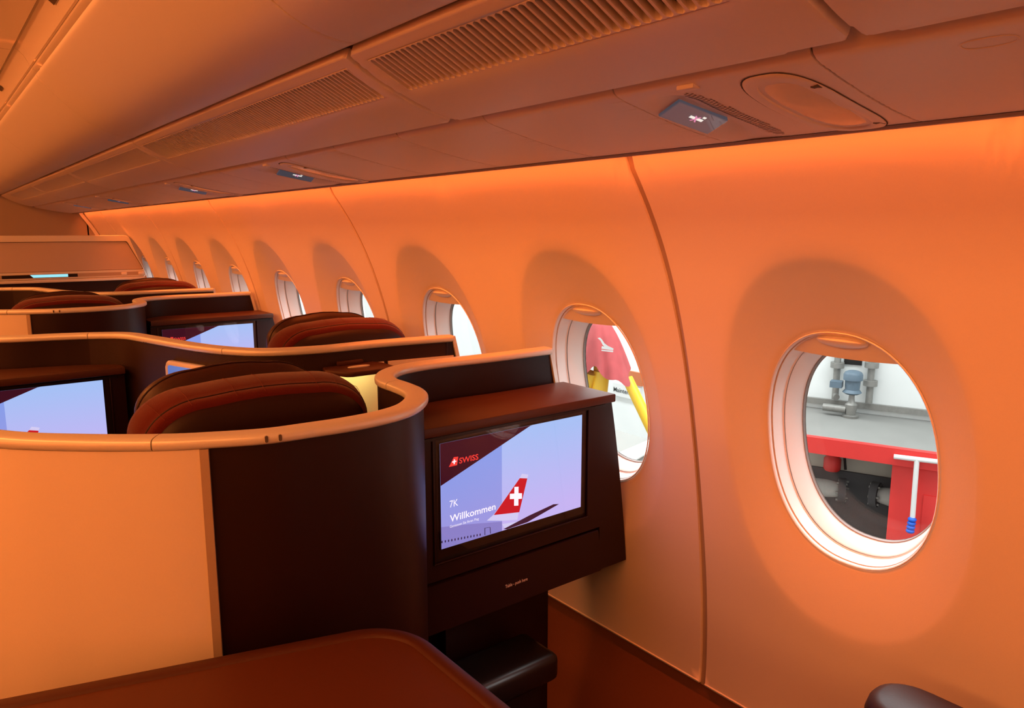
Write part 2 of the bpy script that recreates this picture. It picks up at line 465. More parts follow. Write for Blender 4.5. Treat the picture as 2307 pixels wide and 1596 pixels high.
# joint backing strips, outer skin behind, dado below
for k in range(-2, 6):
    y = SEAM0 + 2 * PITCH * k
    if not YW0 - .01 < y < YW1 + .01: continue
    zz = np.linspace(ZB - .01, ZT, 40)
    loft('joint_strip', [[(wx(z) + .0055, y - .02, z), (wx(z) + .0055, y + .02, z)] for z in zz], M['trim'], wall_r, closed=False)
dz = np.linspace(ZB + .03, -H, 12)
loft('dado', [[(wx(z) + .012 - (0.10 * max(0, (-1.12 - z)) ** 1.0), YW0, z), (wx(z) + .012 - (0.10 * max(0, (-1.12 - z))), YW1, z)] for z in dz], M['dado'], wall_r, closed=False, label='glossy dark brown panel below the lining')

# ---- windows
def win_ring(yc, lst, N=72):
    return [[(wx(z + OP_Z) + DEP + off, yc + y, z + OP_Z) for (y, z) in supell(a, b, 2.25, N)] for a, b, off in lst]
def make_window(n, yc):
    w = empty('window_%d' % n, (wx(OP_Z), yc, OP_Z - OP_B), kind='structure')
    tag(w, 'oval cabin window with white stepped reveal and shade pushed up')
    loft('edge_bead', win_ring(yc, [(.1600, .2260, -.001), (.1585, .2245, -.0035), (.1568, .2226, -.002), (.1560, .2215, .004)]), M['reveal'], w, angle=80)
    loft('outer_reveal', win_ring(yc, [(.1585, .2245, .010), (.1545, .2205, .008), (.1535, .2190, .012), (.150, .2135, .034), (.1475, .211, .036)]), M['reveal'], w)
    loft('inner_reveal', win_ring(yc, [(.1505, .214, .0405), (.1475, .2105, .0385), (.146, .208, .041), (.139, .197, .080), (.1375, .195, .084)]), M['reveal'], w)
    loft('window_seal', win_ring(yc, [(.1380, .1955, .0835), (.1362, .1932, .0845), (.1350, .1915, .090)]), M['seal'], w)
    loft('outer_frame', win_ring(yc, [(.1345, .191, .092), (.175, .232, .118), (.40, .62, .122)]), M['reveal'], w)
    r = win_ring(yc, [(.1345, .191, .0885), (.1345, .191, .0915)])
    loft('window_pane', r, M['pane'], w, True, True)
    # shade: a thin curved sheet drawn a little way down
    ell = lambda y: 0.221 * (max(0, 1 - (abs(y) / .1575) ** 2.25)) ** (1 / 2.25)
    zs = -0.218 - OP_Z
    ye = .1575 * (1 - (zs / .221) ** 2.25) ** (1 / 2.25)
    rows = []
    for y in np.linspace(-ye, ye, 25):
        zt = max(ell(y), zs + .0005); zb = zs - .004 * (1 - (y / ye) ** 2)
        rows.append([(wx(z + OP_Z) + DEP + .012, yc + y, z + OP_Z) for z in np.linspace(zt, zb, 6)] +
                    [(wx(zb + OP_Z) + DEP + .016, yc + y, zb + OP_Z)] +
                    [(wx(zt + OP_Z) + DEP + .016, yc + y, zt + OP_Z)])
    sh = loft('window_shade', rows, M['lining'], w, closed=True, angle=50)
    vs, fs = [], []
    nu, nv = 20, 6
    for i in range(nv + 1):
        for j in range(nu + 1):
            th = math.pi * j / nu; ph = math.pi / 2 * i / nv
            y = .046 * math.cos(th); hgt = math.sin(th) ** .7
            z = -.1885 - .0135 * hgt * math.sin(ph) ** 1.3; x = -.019 * hgt * math.cos(ph) ** .8
            vs.append((wx(z) + DEP + .012 + x, yc + y, z))
    for i in range(nv):
        for j in range(nu):
            a = i * (nu + 1) + j; fs.append((a, a + 1, a + nu + 2, a + nu + 1))
    # lens-shaped pull: upper surface back to the shade
    base = len(vs)
    for j in range(nu + 1):
        th = math.pi * j / nu
        y = .046 * math.cos(th); z = -.1880 + .0065 * math.sin(th)
        vs.append((wx(z) + DEP + .0121, yc + y, z))
    for j in range(nu): fs.append((j, j + 1, base + j + 1, base + j))
    pydata('shade_handle', vs, fs, M['bin'], sh, True, 50)
    return w
for i, y in enumerate(WY):
    make_window(i + 1, y)

# ---- the rest of the shell of the room
def struct_box(name, *a, m='ceil', **k):
    o = box(name, *a, M[m], **k); o['kind'] = 'structure'; return o
struct_box('floor', -4.5, 1.33, CY0 - .2, 7.2, -H - .05, -H, m='carpet')
struct_box('wall_left', -4.5, -4.4, CY0 - .2, 7.2, -H, 0.85, m='lining')
struct_box('wall_back', -4.5, 1.36, -1.66, -1.555, -H, 0.85, m='lining')
struct_box('wall_front', -4.5, 1.06, 6.75, 6.85, -H, 0.85, m='bulkhead')
# bulkhead fills the gap to the curved wall
zz = np.linspace(-H, ZT, 30)
o = loft('wall_front_return', [[(1.05, 6.75, z), (wx(z) + .02, 6.75, z)] for z in zz], M['bulkhead'], None, closed=False); o['kind'] = 'structure'; o.name = 'trim_2'
rows = []
for z in np.linspace(-1.0, .15, 40):
    x = wx(z) - .004
    rows.append([(x - .030, 6.752, z), (x - .030, 6.728, z), (x - .004, 6.722, z), (x + .004, 6.74, z)])
o = loft('trim_1', rows, M['lining'], None, angle=60); o['kind'] = 'structure'
o['label'] = 'rounded trim rail where the front bulkhead meets the wall'

# ceiling: flat panels, glowing cove panels beside the bins, outer hull above
ceil = empty('ceiling', (0, 2.5, .72), kind='structure')
y = -1.8
def ceil_panels(y0, y1):
    g = .003
    prism('ceiling_panel', [(-1.1, .722), (.372, .722), (.376, .727), (.376, .74), (-1.1, .74)], lambda a, b, d: (a, d, b), y0 + g, y1 - g, M['ceil'], ceil)
    cov = [(.382, .742), (.386, .730), (.398, .722), (.415, .704), (.428, .678), (.432, .664), (.440, .664), (.445, .69), (.43, .73), (.40, .75)]
    prism('cove_panel', cov, lambda a, b, d: (a, d, b), y0 + g, y1 - g, M['ceil'], ceil)
    prism('cove_ledge', [(.442, .668), (.442, .655), (.448, .650), (.52, .628), (.56, .63), (.56, .66)], lambda a, b, d: (a, d, b), y0 + g, y1 - g, M['ceil'], ceil)
    # cut-outs in the cove panels
    ym = (y0 + y1) / 2 - .05
    cv = lambda t: (.387 + .028 * t, .728 - .024 * t)
    a0, a1 = cv(.35), cv(1.0)
    pydata('cove_slot', [(a0[0] - .003, ym, a0[1] - .004), (a1[0] - .003, ym, a1[1] - .004), (a1[0] - .003, ym + .10, a1[1] - .004), (a0[0] - .003, ym + .10, a0[1] - .004)], [(0, 1, 2, 3)], M['gap'], ceil, False)
cyb = [-1.75, -.03, 1.875, 3.78, 5.685, 6.74]
for a, b in zip(cyb[:-1], cyb[1:]): ceil_panels(a, b)
pydata('outer_hull', [(-4.5, -1.9, .85), (.75, -1.9, .85), (1.06, -1.9, .60), (1.20, -1.9, .2), (1.20, 7.2, .2), (1.06, 7.2, .60), (.75, 7.2, .85), (-4.5, 7.2, .85)],
       [(0, 1, 6, 7), (1, 2, 5, 6), (2, 3, 4, 5)], M['ceil'], ceil, False)
pydata('side_hull', [(1.20, -1.9, .2), (1.20, 7.2, .2), (1.10, 7.2, .12), (1.10, -1.9, .12)], [(0, 1, 2, 3)], M['gap'], ceil, False)

# ---- overhead bins
P0 = np.array([.508, .246]); P1 = np.array([.692, .171])
bd = (P1 - P0) / np.linalg.norm(P1 - P0); bn = np.array([bd[1], -bd[0]])
if bn[1] > 0: bn = -bn
BL = float(np.linalg.norm(P1 - P0))
def bp(u, h=0.0):
    q = P0 + (P1 - P0) * u + bn * (0.010 * 4 * u * (1 - u) + h)
    return q
def sheet(name, grid, thickv, m, parent, bev=0.003, skip=None, label=None):
    """grid[i][j] of points -> solid sheet of thickness vector thickv, edges rounded; skip(i, j) leaves a hole"""
    bm = bmesh.new()
    V = [[bm.verts.new(tuple(map(float, p))) for p in r] for r in grid]
    for i in range(len(V) - 1):
        for j in range(len(V[0]) - 1):
            if skip and skip(i, j): continue
            bm.faces.new((V[i][j], V[i + 1][j], V[i + 1][j + 1], V[i][j + 1]))
    bmesh.ops.delete(bm, geom=[v for v in bm.verts if not v.link_faces], context='VERTS')
    be = [e for e in bm.edges if e.is_boundary]
    r = bmesh.ops.extrude_face_region(bm, geom=list(bm.faces), use_keep_orig=True)
    for g in r['geom']:
        if isinstance(g, bmesh.types.BMVert): g.co += Vector(thickv)
    if bev:
        be = [e for e in bm.edges if e.is_valid and len(e.link_faces) == 2 and e.calc_face_angle(0) > math.radians(60)]
        front = [e for e in be if e in set(be)]
        bmesh.ops.bevel(bm, geom=front, offset=bev, segments=2, profile=0.5, affect='EDGES')
    return finish(name, bm, m, parent, True, 40, label)
BINS = [(-1.55, -.905), (-.893, .368), (.380, 1.030), (1.042, 2.404), (2.416, 3.69), (3.702, 4.97), (4.982, 6.25), (6.262, 6.735)]
DOOR = [(.501, .2530), (.484, .2525), (.4615, .2550), (.43, .2640), (.399, .2790), (.370, .300), (.340, .3270), (.310, .3570), (.286, .3830), (.2805, .3900), (.279, .397), (.283, .402), (.290, .400)]
dp = catmull(DOOR, .006)
SP = .0139
def slat_mesh(u0, u1):
    L = (u1 - u0)
    prof = [(0, .5), (.012, .36), (.028, .20), (.05, .13), (.95, .13), (.972, .20), (.988, .36), (1, .5)]
    vs = []
    for dpt, lean in ((0, 0), (-.014, .006)):
        for s, (t, w) in [(1, p) for p in prof] + [(-1, p) for p in prof[::-1]]:
            q = bp(u0 + L * t, dpt)
            vs.append((q[0], s * w * SP * (1 if dpt == 0 else .8) + lean, q[1]))
    n = len(vs) // 2
    fs = [tuple(range(n)), tuple(range(n, 2 * n))[::-1]] + [(i, (i + 1) % n, n + (i + 1) % n, n + i) for i in range(n)]
    return vs, fs
U0, U1 = .10, .47
slat_me = None
DOORS = [-1.55, -.95, .325, .990, 2.345, 3.63, 4.91, 6.19, 6.735]
for bi, (a, b) in enumerate(BINS):
    grilled = bi >= 2 and bi < 7
    lab = {2: 'short overhead bin with coarse open louvre grille under the ceiling', 3: 'long overhead bin with fine louvre grille beside the short bin', 0: 'short overhead bin at the back wall of the cabin', 4: 'overhead bin next after the long louvred one', 5: 'overhead bin third from the front bulkhead', 6: 'overhead bin second from the front bulkhead'}.get(bi, '')
    if bi == 7: lab = 'short end section of overhead bins against the front bulkhead'
    if bi == 1: lab = 'overhead bin with plain lower panel above the blank service panel with oval mark'
    bn_o = empty('overhead_bin', (.5, (a + b) / 2, .25), lab, 'overhead bin', 'overhead bins over the window seats')
    us = [0, .02, .06, U0, .16, .22, .28, .34, .40, U1, .6, .75, .88, .96, 1.0]
    ys = [a, a + .008, a + .03, (a + b) / 2, b - .03, b - .008, b]
    if bi == 2: ys = [a, a + .008, a + .065, (a + b) / 2, b - .03, b - .008, b]
    rad = {0: .010, 1: .003}
    def corner(i, j):
        # round the panel's corners
        y = ys[i]; u = us[j]
        if i in (0, len(ys) - 1) and j in (0, len(us) - 1):
            y += .004 if i == 0 else -.004; u += .02 if j == 0 else -.02
        q = bp(u); return (q[0], y, q[1])
    grid = [[corner(i, j) for j in range(len(us))] for i in range(len(ys))]
    hole = (lambda i, j: 2 <= i < 4 and 3 <= j < 9) if grilled else None
    tv = -bn * .016
    sheet('lower_panel', grid, (tv[0], 0, tv[1]), M['bin'], bn_o, .0035, hole)
    if grilled:
        y0g, y1g = ys[2], ys[4]
        q0, q1 = bp(U0 - .03, -.0155), bp(U1 + .03, -.0155)
        gr = pydata('grille_back', [(q0[0], y0g - .01, q0[1]), (q1[0], y0g - .01, q1[1]), (q1[0], y1g + .01, q1[1]), (q0[0], y1g + .01, q0[1])], [(0, 1, 2, 3)], M['grille'], bn_o, False)
        n = int(round((y1g - y0g) / SP)); sp = (y1g - y0g) / n
        if bi <= 4:
            if slat_me is None:
                vs, fs = slat_mesh(U0, U1)
                o = pydata('grille_slat', [(x, y + y0g, z) for x, y, z in vs], fs, M['bin'], gr, False)
                slat_me = o.data; base_y = y0g
                off0 = origin(gr).y
                st = 1
            else: st = 0
            for k in range(st, n + 1):
                o = bpy.data.objects.new('grille_slat', slat_me); COL.objects.link(o); o.parent = gr
                o.location.y = (y0g + sp * k - base_y) - (origin(gr).y - off0)
                o.location.x = 0
        else:
            vs0, fs0 = slat_mesh(U0, U1); V, F = [], []
            for k in range(n + 1):
                c = len(V); V += [(x, y + y0g + sp * k, z) for x, y, z in vs0]; F += [tuple(i + c for i in f) for f in fs0]
            tag(pydata('grille_slats', V, F, M['bin'], gr, False), kind='stuff')
    # door: concave underside sweeping up to the aisle edge
    g = .0018
    dgrid = [[(p[0], yy, p[1]) for p in dp] for yy in (DOORS[bi] + g, DOORS[bi] + g + .01, (a + b) / 2, DOORS[bi + 1] - g - .01, DOORS[bi + 1] - g)]
    sheet('bin_door', dgrid, (.010, 0, .014), M['bin'], bn_o, .0015)
    prism('bin_body', [(.30, .415), (.52, .280), (.70, .208), (.93, .208), (.95, .40), (.80, .60), (.44, .60), (.42, .55)], lambda x, z, d: (x, d, z), DOORS[bi] + .004, DOORS[bi + 1] - .004, M['ceil'], bn_o)

# ---- passenger service panels between the bins and the wall
PP = [(.705, .186), (.706, .176), (.710, .1672), (.73, .1618), (.768, .1536), (.815, .1440), (.863, .1360), (.915, .1293), (.950, .1264), (.959, .1268), (.964, .130), (.966, .136), (.966, .150)]
pp = catmull(PP, .006)
def pz(x): return float(np.interp(x, [p[0] for p in PP[2:10]], [p[1] for p in PP[2:10]]))
def sstep(a, b, t):
    t = min(1, max(0, (t - a) / (b - a))); return t * t * (3 - 2 * t)
def psu(a, b, label, group, screen=False, mark=False):
    o = empty('service_panel', (.83, (a + b) / 2, .13), label, 'ceiling panel', group)
    g = .0014
    ny = 60 if screen else 6
    rows = []
    for i in range(ny + 1):
        y = a + g + (b - a - 2 * g) * i / ny
        row = []
        yy = y - a
        for p in pp:
            up = 0.0
            if screen:
                fwd = .268
                gY = (min(1, max(0, (fwd - .004 - yy) / .040)) if yy > .220 else sstep(.165, .220, yy))
                wX = sstep(.722, .785, p[0]) * (1 - sstep(.885, .965, p[0]))
                up = .0175 * gY * wX
            row.append((p[0], y, p[1] + up))
        rows.append(row)
    sheet('panel_skin', rows, (-.002, 0, .008), M['psu'], o, .001)
    if screen:
        # small tilted sign
        F0 = np.array([.786, a + .262, pz(.786) + .0005]); F1 = np.array([.881, a + .256, pz(.881) + .0005])
        B0 = np.array([.786, a + .228, pz(.786) + .0150]); B1 = np.array([.881, a + .223, pz(.881) + .0150])
        n = np.cross(F1 - F0, B0 - F0); n /= np.linalg.norm(n)
        if n[2] > 0: n = -n
        off = n * .003
        up = -n * .004
        q = [F0 + off, F1 + off, B1 + off, B0 + off]
        vs = q + [p + up * 1.6 for p in q]
        sc = pydata('sign_screen', vs, [(0, 1, 2, 3), (7, 6, 5, 4), (0, 4, 5, 1), (1, 5, 6, 2), (2, 6, 7, 3), (3, 7, 4, 0)], M['slate'], o, False)
        f = lambda u, v, h=.0004: (q[0] * (1 - u) * (1 - v) + q[1] * u * (1 - v) + q[2] * u * v + q[3] * (1 - u) * v) + n * h
        R = lambda u0, u1, v0, v1: [(u0, v0), (u1, v0), (u1, v1), (u0, v1)]
        fl2 = lambda u, v: f(1 - u, v)
        flat('sign_bar', R(.40, .66, .47, .60), f, M['e_sign'], sc)
        flat('sign_dot', R(.60, .66, .66, .76), f, M['e_sign'], sc)
        f2 = lambda u, v: f(u, v, .0007)
        flat('sign_cross', [(.46, .36), (.49, .36), (.58, .68), (.55, .68)], f2, M['e_pink'], sc)
        flat('sign_cross', [(.55, .36), (.58, .36), (.49, .68), (.46, .68)], lambda u, v: f(u, v, .0009), M['e_pink'], sc)
        flat('sign_glass', R(0.004, .996, .01, .99), lambda u, v: f(u, v, .0014), M['signglass'], sc)
        # perforated speaker field
        V, Fc = [], []
        for r_ in range(9):
            for c_ in range(34):
                x = .738 + c_ * .0058 + (r_ % 2) * .0029; yv = a + .158 + r_ * .0052 - abs(c_ - 14) * .0002
                if x > .935 or (r_ - 4) ** 2 / 20 + ((x - .835) / .10) ** 2 > 1: continue
                z = pz(x) - .0006
                k = len(V)
                fwd = .268; yy = yv - a
                gY = (min(1, max(0, (fwd - .004 - yy) / .040)) if yy > .220 else sstep(.165, .220, yy))
                wX = sstep(.722, .785, x) * (1 - sstep(.885, .965, x))
                z += .0175 * gY * wX
                V += [(x + .0019 * math.cos(t), yv + .0019 * math.sin(t), z - .19 * .0019 * math.cos(t) * 0) for t in np.arange(6) * math.pi / 3]
                Fc.append(tuple(range(k, k + 6)))
        tag(pydata('speaker_holes', V, Fc, M['gap'], o, False), kind='stuff')
        # oval lamp with clear cover
        cx, cy = .840, a + .068
        def stad(lx, ly, h):
            out = []
            for (sx, sy) in supell(lx, ly, 3.0, 48): out.append((cx + sx, cy + sy, pz(cx + sx) + h))
            return out
        ring = loft('lamp_ring', [stad(.116, .047, .001), stad(.115, .0465, -.0015), stad(.108, .042, -.0028), stad(.098, .034, -.0022), stad(.096, .032, .002)], M['psu'], o, angle=60)
        loft('lamp_ring_line', [stad(.1175, .0485, -.0006), stad(.1155, .0468, -.0008)], M['gap'], ring)
        loft('lamp_cover', [stad(.0965, .0325, .0004), stad(.085, .026, -.0002), stad(.05, .014, -.0006), stad(.002, .001, -.0006)], M['cover'], o, False, True, angle=80)
        for px_, py_ in ((.775, .030), (.925, .036)):
            box('slot', px_ - .008, px_ + .008, a + py_ - .004, a + py_ + .004, pz(px_) - .0025, pz(px_) + .001, M['gap'], o)
        box('latch', .716, .730, a + .150, a + .175, pz(.722) - .0035, pz(.722) + .002, M['psu'], o, .0015)
    if mark:
        cx, cy = .742, .284
        st = lambda lx, ly, h: [(cx + sx, cy + sy, pz(cx + sx) + h) for sx, sy in supell(lx, ly, 2.4, 40)]
        loft('oval_mark', [st(.0105, .0235, -.0002), st(.010, .0228, -.0008), st(.009, .0218, -.0008), st(.0085, .0212, -.0002)], M['psu'], o, angle=80)
    return o
plain = 'plain smooth service panel between overhead bin and window wall'
psu(-.95, -.40, plain, 'plain service panels'); psu(-.40, .16 - .0, plain, 'plain service panels')
psu(.16, .43, 'plain service panel with faint oval mark beside the oval reading light', 'plain service panels', mark=True)
psu(.43, .70, 'service panel with large oval lamp, speaker holes and grey sign below the short bin', 'service panels with signs', True)
lst = [.70, .98, 1.25, 1.52, 1.785]
near = ['plain service panel adjoining the sign of the oval lamp panel', 'plain service panel below the gap between short and long bin', 'plain service panel midway between two sign panels, second from the darker sign', 'plain service panel touching the panel with the dark sign']
for a, b, lb in zip(lst[:-1], lst[1:], near): psu(a, b, lb, 'plain service panels')
psu(1.785, 2.055, 'service panel with dark sign below the long louvred bin', 'service panels with signs', True)
lst = [2.055, 2.30, 2.53, 2.77]
for a, b in zip(lst[:-1], lst[1:]): psu(a, b, plain, 'plain service panels')
psu(2.77, 3.04, 'service panel with narrow dark sign, second after the louvred bin', 'service panels with signs', True)
lst = [3.04, 3.31, 3.58, 3.85, 4.12]
for a, b in zip(lst[:-1], lst[1:]): psu(a, b, plain, 'plain service panels')
psu(4.12, 4.39, 'small far service panel with sign towards the front bulkhead', 'service panels with signs', True)
lst = [4.39, 4.66, 4.93, 5.20]
for a, b in zip(lst[:-1], lst[1:]): psu(a, b, plain, 'plain service panels')
psu(5.20, 5.47, 'farthest service panel with sign before the front bulkhead', 'service panels with signs', True)
lst = [5.47, 5.80, 6.13, 6.46, 6.74]
for a, b in zip(lst[:-1], lst[1:]): psu(a, b, plain, 'plain service panels')
rail = prism('trim_3', [(.704, .200), (.955, .166), (.960, .168), (.960, .190), (.704, .206)], lambda x, z, d: (x, d, z), -1.0, 6.74, M['psu'])
rail['kind'] = 'structure'
prism('edge_shade_strip', [(.952, .1262), (.956, .1228), (.964, .1226), (.968, .1262), (.968, .1400), (.964, .1400), (.963, .1300)], lambda x, z, d: (x, d, z), -.95, 6.74, M['edgeshade'], rail, label='added dark strip for the shade along the outer edge')  # added dark strip imitating the shadow band under the panel edge

# ================================================================== SUITES
RZ = -.297
PERIOD = 2.16
rimprof = [(0.0205 * math.copysign(abs(math.cos(t)) ** .6, math.cos(t)), RZ + .0095 * math.copysign(abs(math.sin(t)) ** .6, math.sin(t))) for t in np.arange(28) * math.pi / 14]
def plan(pts, pre=[], post=[]):
    return catmull([*pre, *[tuple(onZ(x, y, RZ)[:2]) for x, y in pts], *post])
RIM_A = [(0, 989), (180, 997), (357, 997), (472, 992), (600, 983), (700, 969), (780, 957), (860, 941), (915, 923), (939, 901), (931, 886), (902, 873), (874, 863), (867, 852), (885, 839), (930, 828), (1000, 818), (1100, 807), (1180, 797), (1232, 790)]
RIM_B = [(0, 765), (120, 760), (205, 757), (285, 757), (340, 765), (440, 782), (520, 791), (600, 794), (720, 788), (850, 775), (1015, 762)]
PA = plan(RIM_A, [(-.12, 2.05), (-.085, 1.75), (-.03, 1.45)])
PB = plan(RIM_B, [(-.16, 2.60), (-.02, 2.60)])
NA, NB = normals2(PA), normals2(PB)
def idx(P, px_, py_):
    q = onZ(px_, py_, RZ)[:2]; return int(np.argmin(((P - q) ** 2).sum(1)))
def seg_rect(o0, o1, z0, z1, r=.0):
    return [(o0, z0), (o1, z0), (o1, z1), (o0, z1)]
def latch(P, N, i, parent):
    """U-shaped catch let into the rim: two slots and a bridging bead"""
    p, n = P[i], N[i]; t = np.array([-n[1], n[0]])
    def f(a, b, d):
        q = .0205 * max(0.0, 1 - (abs(b) / .0095) ** 3.333) ** .3
        return (p[0] + t[0] * a + n[0] * (q + d), p[1] + t[1] * a + n[1] * (q + d), RZ + b)
    for da in (-.0095, .0095):
        ring = [(da + a, b) for a, b in rrect(-.0032, .0032, -.0050, .0066, .0028, 3)]
        prism('catch_slot', ring, f, -.004, .0012, M['rim'], parent)
        prism('catch_recess', [(da + a, b) for a, b in rrect(-.0022, .0022, -.0042, .0056, .0019, 3)], f, 0, .0018, M['gap'], parent)
    tube('catch_bead', [f(a, .0066, -.002) for a in np.linspace(-.0095, .0095, 5)], .0014, M['rim'], parent, 8)
def shell(root, P, N, joints, cream_to=None, lower=None, endz=-.40):
    # rim in separate lengths with hairline joints
    cuts = [0, *joints, len(P) - 1]
    for a, b in zip(cuts[:-1], cuts[1:]):
        Q = P[a:b + 1].copy(); R_ = N[a:b + 1]
        d = (Q[1] - Q[0]); Q[0] = Q[0] + d / np.linalg.norm(d) * (.0009 if a else 0)
        d = (Q[-1] - Q[-2]); Q[-1] = Q[-1] - d / np.linalg.norm(d) * (.0009 if b < len(P) - 1 else 0)
        o = sweep2('rim', Q, R_, rimprof, M['rim'], root)
    sweep2('rim_core', P, N, [(-.010, RZ - .006), (.010, RZ - .006), (.010, RZ + .003), (-.010, RZ + .003)], M['gap'], root)
    w = sweep2('shell_wall', P, N, [(-.012, -H), (.012, -H), (.012, RZ - .0065), (-.012, RZ - .0065)], M['shell'], root)
    return w
def end_trim(root, P, zlo):
    """pale strip closing the shell against the curved wall"""
    x0, y0 = P[-1]
    rows = []
    for z in np.linspace(RZ + .0072, zlo, 26):
        x = x0 + .006 + wx(z) - wx(RZ)
        rows.append([(x - .010, y0 - .016, z), (x + .001, y0 - .016, z), (x + .001, y0 + .016, z), (x - .010, y0 + .016, z)])
    loft('end_trim', rows, M['rim'], root, True, True)
    # infill between the shell's last post and the strip
    rows = []
    for z in np.linspace(RZ - .006, zlo, 20):
        x = x0 - .002 + wx(z) - wx(RZ)
        rows.append([(x0 - .02, y0 - .010, z), (x, y0 - .010, z), (x, y0 + .010, z), (x0 - .02, y0 + .010, z)])
    loft('end_panel', rows, M['shell'], root, True, True)

def make_A(label):
    r = empty('suite_shell', (.3, 1.15, -H), label, 'suite shell', 'aisle-side suite shells with monitor shelf by the window')
    j1, j2 = idx(PA, 357, 997), idx(PA, 890, 869)
    shell(r, PA, NA, [j1, j2])
    i0 = 0; i1 = idx(PA, 452, 993); i2 = idx(PA, 474, 992)
    sweep2('cream_panel', PA[i0:i1 + 1], NA[i0:i1 + 1], seg_rect(.0125, .0165, -1.30, RZ - .0085), M['cream'], r, label='cream laminate panel')
    sweep2('panel_edge_trim', PA[i1:i2 + 1], NA[i1:i2 + 1], [(.0125, -1.30), (.019, -1.30), (.019, RZ - .0085), (.0125, RZ - .0085)], M['trim'], r, label='beige edge strip')
    # inner face veneer of the hook of the shell
    a, b = idx(PA, 860, 941), idx(PA, 867, 852)
    sweep2('inner_veneer', PA[a:b], NA[a:b], seg_rect(-.0125, -.0150, -.9, RZ - .0085), M['wood'], r)
    latch(PA, NA, idx(PA, 606, 982), r)
    end_trim(r, PA, -.85)
    return r
def make_B(label):
    r = empty('suite_shell', (.3, 2.3, -H), label, 'suite shell', 'window-side suite shells with monitor shelf by the aisle')
    j1, j2 = idx(PB, 205, 757), idx(PB, 515, 791)
    shell(r, PB, NB, [j1, j2])
    a, b = idx(PB, 205, 757), len(PB) - 2
    sweep2('inner_veneer', PB[a:b], NB[a:b], seg_rect(.0125, .0145, -.9, RZ - .0085), M['wood'], r)
    # cream lower panel beside the window with a joint and a rounded recess frame
    c = int(np.argmin(abs(PB[:, 0] - .80) + (PB[:, 1] > 2.1) * 9)); c2 = int(np.argmin(abs(PB[:, 0] - .945) + (PB[:, 1] > 2.1) * 9))
    top = -.343
    sweep2('cream_panel', PB[c:c2], NB[c:c2], seg_rect(.0148, .0185, -1.2, top), M['cream'], r, label='cream panel lit by the lamp')
    sweep2('cream_panel', PB[c2:b + 2], NB[c2:b + 2], seg_rect(.0148, .0190, -1.2, top), M['cream'], r, label='cream panel by the window')
    q = PB[c2 + 1]
    fr = lambda a_, b_, d: (q[0] + .022 + a_, q[1] - .0195 - d, b_)
    outer = rrect(0, .20, -.62, -.395, .02)
    prism('recess_frame', outer, fr, 0, .006, M['lining'], r, .002)
    for px_ in (338, 346):
        k = idx(PB, px_, 765); p, n = PB[k], NB[k]; t = np.array([-n[1], n[0]])
        f = lambda a_, b_, d: (p[0] + t[0] * a_ + n[0] * (d - 2.2 * abs(b_) * (b_ > 0)), p[1] + t[1] * a_ + n[1] * (d - 2.2 * abs(b_) * (b_ > 0)), RZ + b_)
        prism('rim_slot', [(-.0022, -.006), (.0022, -.006), (.0042, .0070), (-.0002, .0070)], f, .012, .0216, M['gap'], r)
    # pale-framed display on the slanting part of the shell
    k = idx(PB, 445, 783); p, n = PB[k], NB[k]; t = np.array([-n[1], n[0]])
    f = lambda a_, b_, d: (p[0] + t[0] * a_ + n[0] * (d + .015), p[1] + t[1] * a_ + n[1] * (d + .015), b_)
    fo = prism('display_frame', rrect(-.115, .13, -.50, -.337, .018), f, 0, .010, M['rim'], r, .003, label='pale rounded display frame')
    prism('display', rrect(-.103, .118, -.488, -.349, .008), f, .0095, .0108, M['e_blue'], fo)
    end_trim(r, PB, -.85)
    return r
shA = make_A('dark curved suite shell with cream panel and bronze rim behind the foreground console')
shC = copy_tree(shA); shC.location.y += PERIOD
shC['label'] = 'dark curved suite shell with small cream panel, beyond the shell with the reading lamp'
shB = make_B('dark suite shell whose rim bends forward, carrying the small reading lamp')
shD = copy_tree(shB); shD.location.y += PERIOD
shD['label'] = 'farthest dark suite shell, just in front of the framed partition'

# reading lamp on the inner face of shell B
k = int(np.argmin(abs(PB[:, 0] - .835) + (PB[:, 1] > 2.1) * 9)); yb = float(PB[(PB[:, 0] > .735) & (PB[:, 0] < .93) & (PB[:, 1] < 2.1)][:, 1].min()) - .0205
lamp = empty('reading_lamp', (.85, yb, -.36), 'small flat brown reading lamp shining down on the cream panel', 'lamp')
zL = -.338
cc = [(.762, 0), (.750, -.040), (.778, -.100), (.792, -.108), (.900, -.108), (.914, -.098), (.914, -.030), (.90, 0)]
prism('lamp_head', cc, lambda a, b, d: (a + .0, yb + b, d), zL - .013, zL, M['shelf'], lamp, .003)
prism('lamp_mount', [(.80, 0), (.80, -.012), (.868, -.012), (.868, 0)], lambda a, b, d: (a, yb + b, d), zL, zL + .010, M['shelf'], lamp, .002)
ov = [(.835 + x, -.052 + y) for x, y in supell(.030, .010, 2.2, 24)]
prism('lamp_switch', ov, lambda a, b, d: (a, yb + b, d), zL, zL + .0025, M['rim'], lamp, .001)
flat('lamp_diffuser', [(.79, -.090), (.905, -.090), (.905, -.012), (.77, -.012)], lambda a, b: (a, yb + b, zL - .0136), M['e_warm'], lamp)

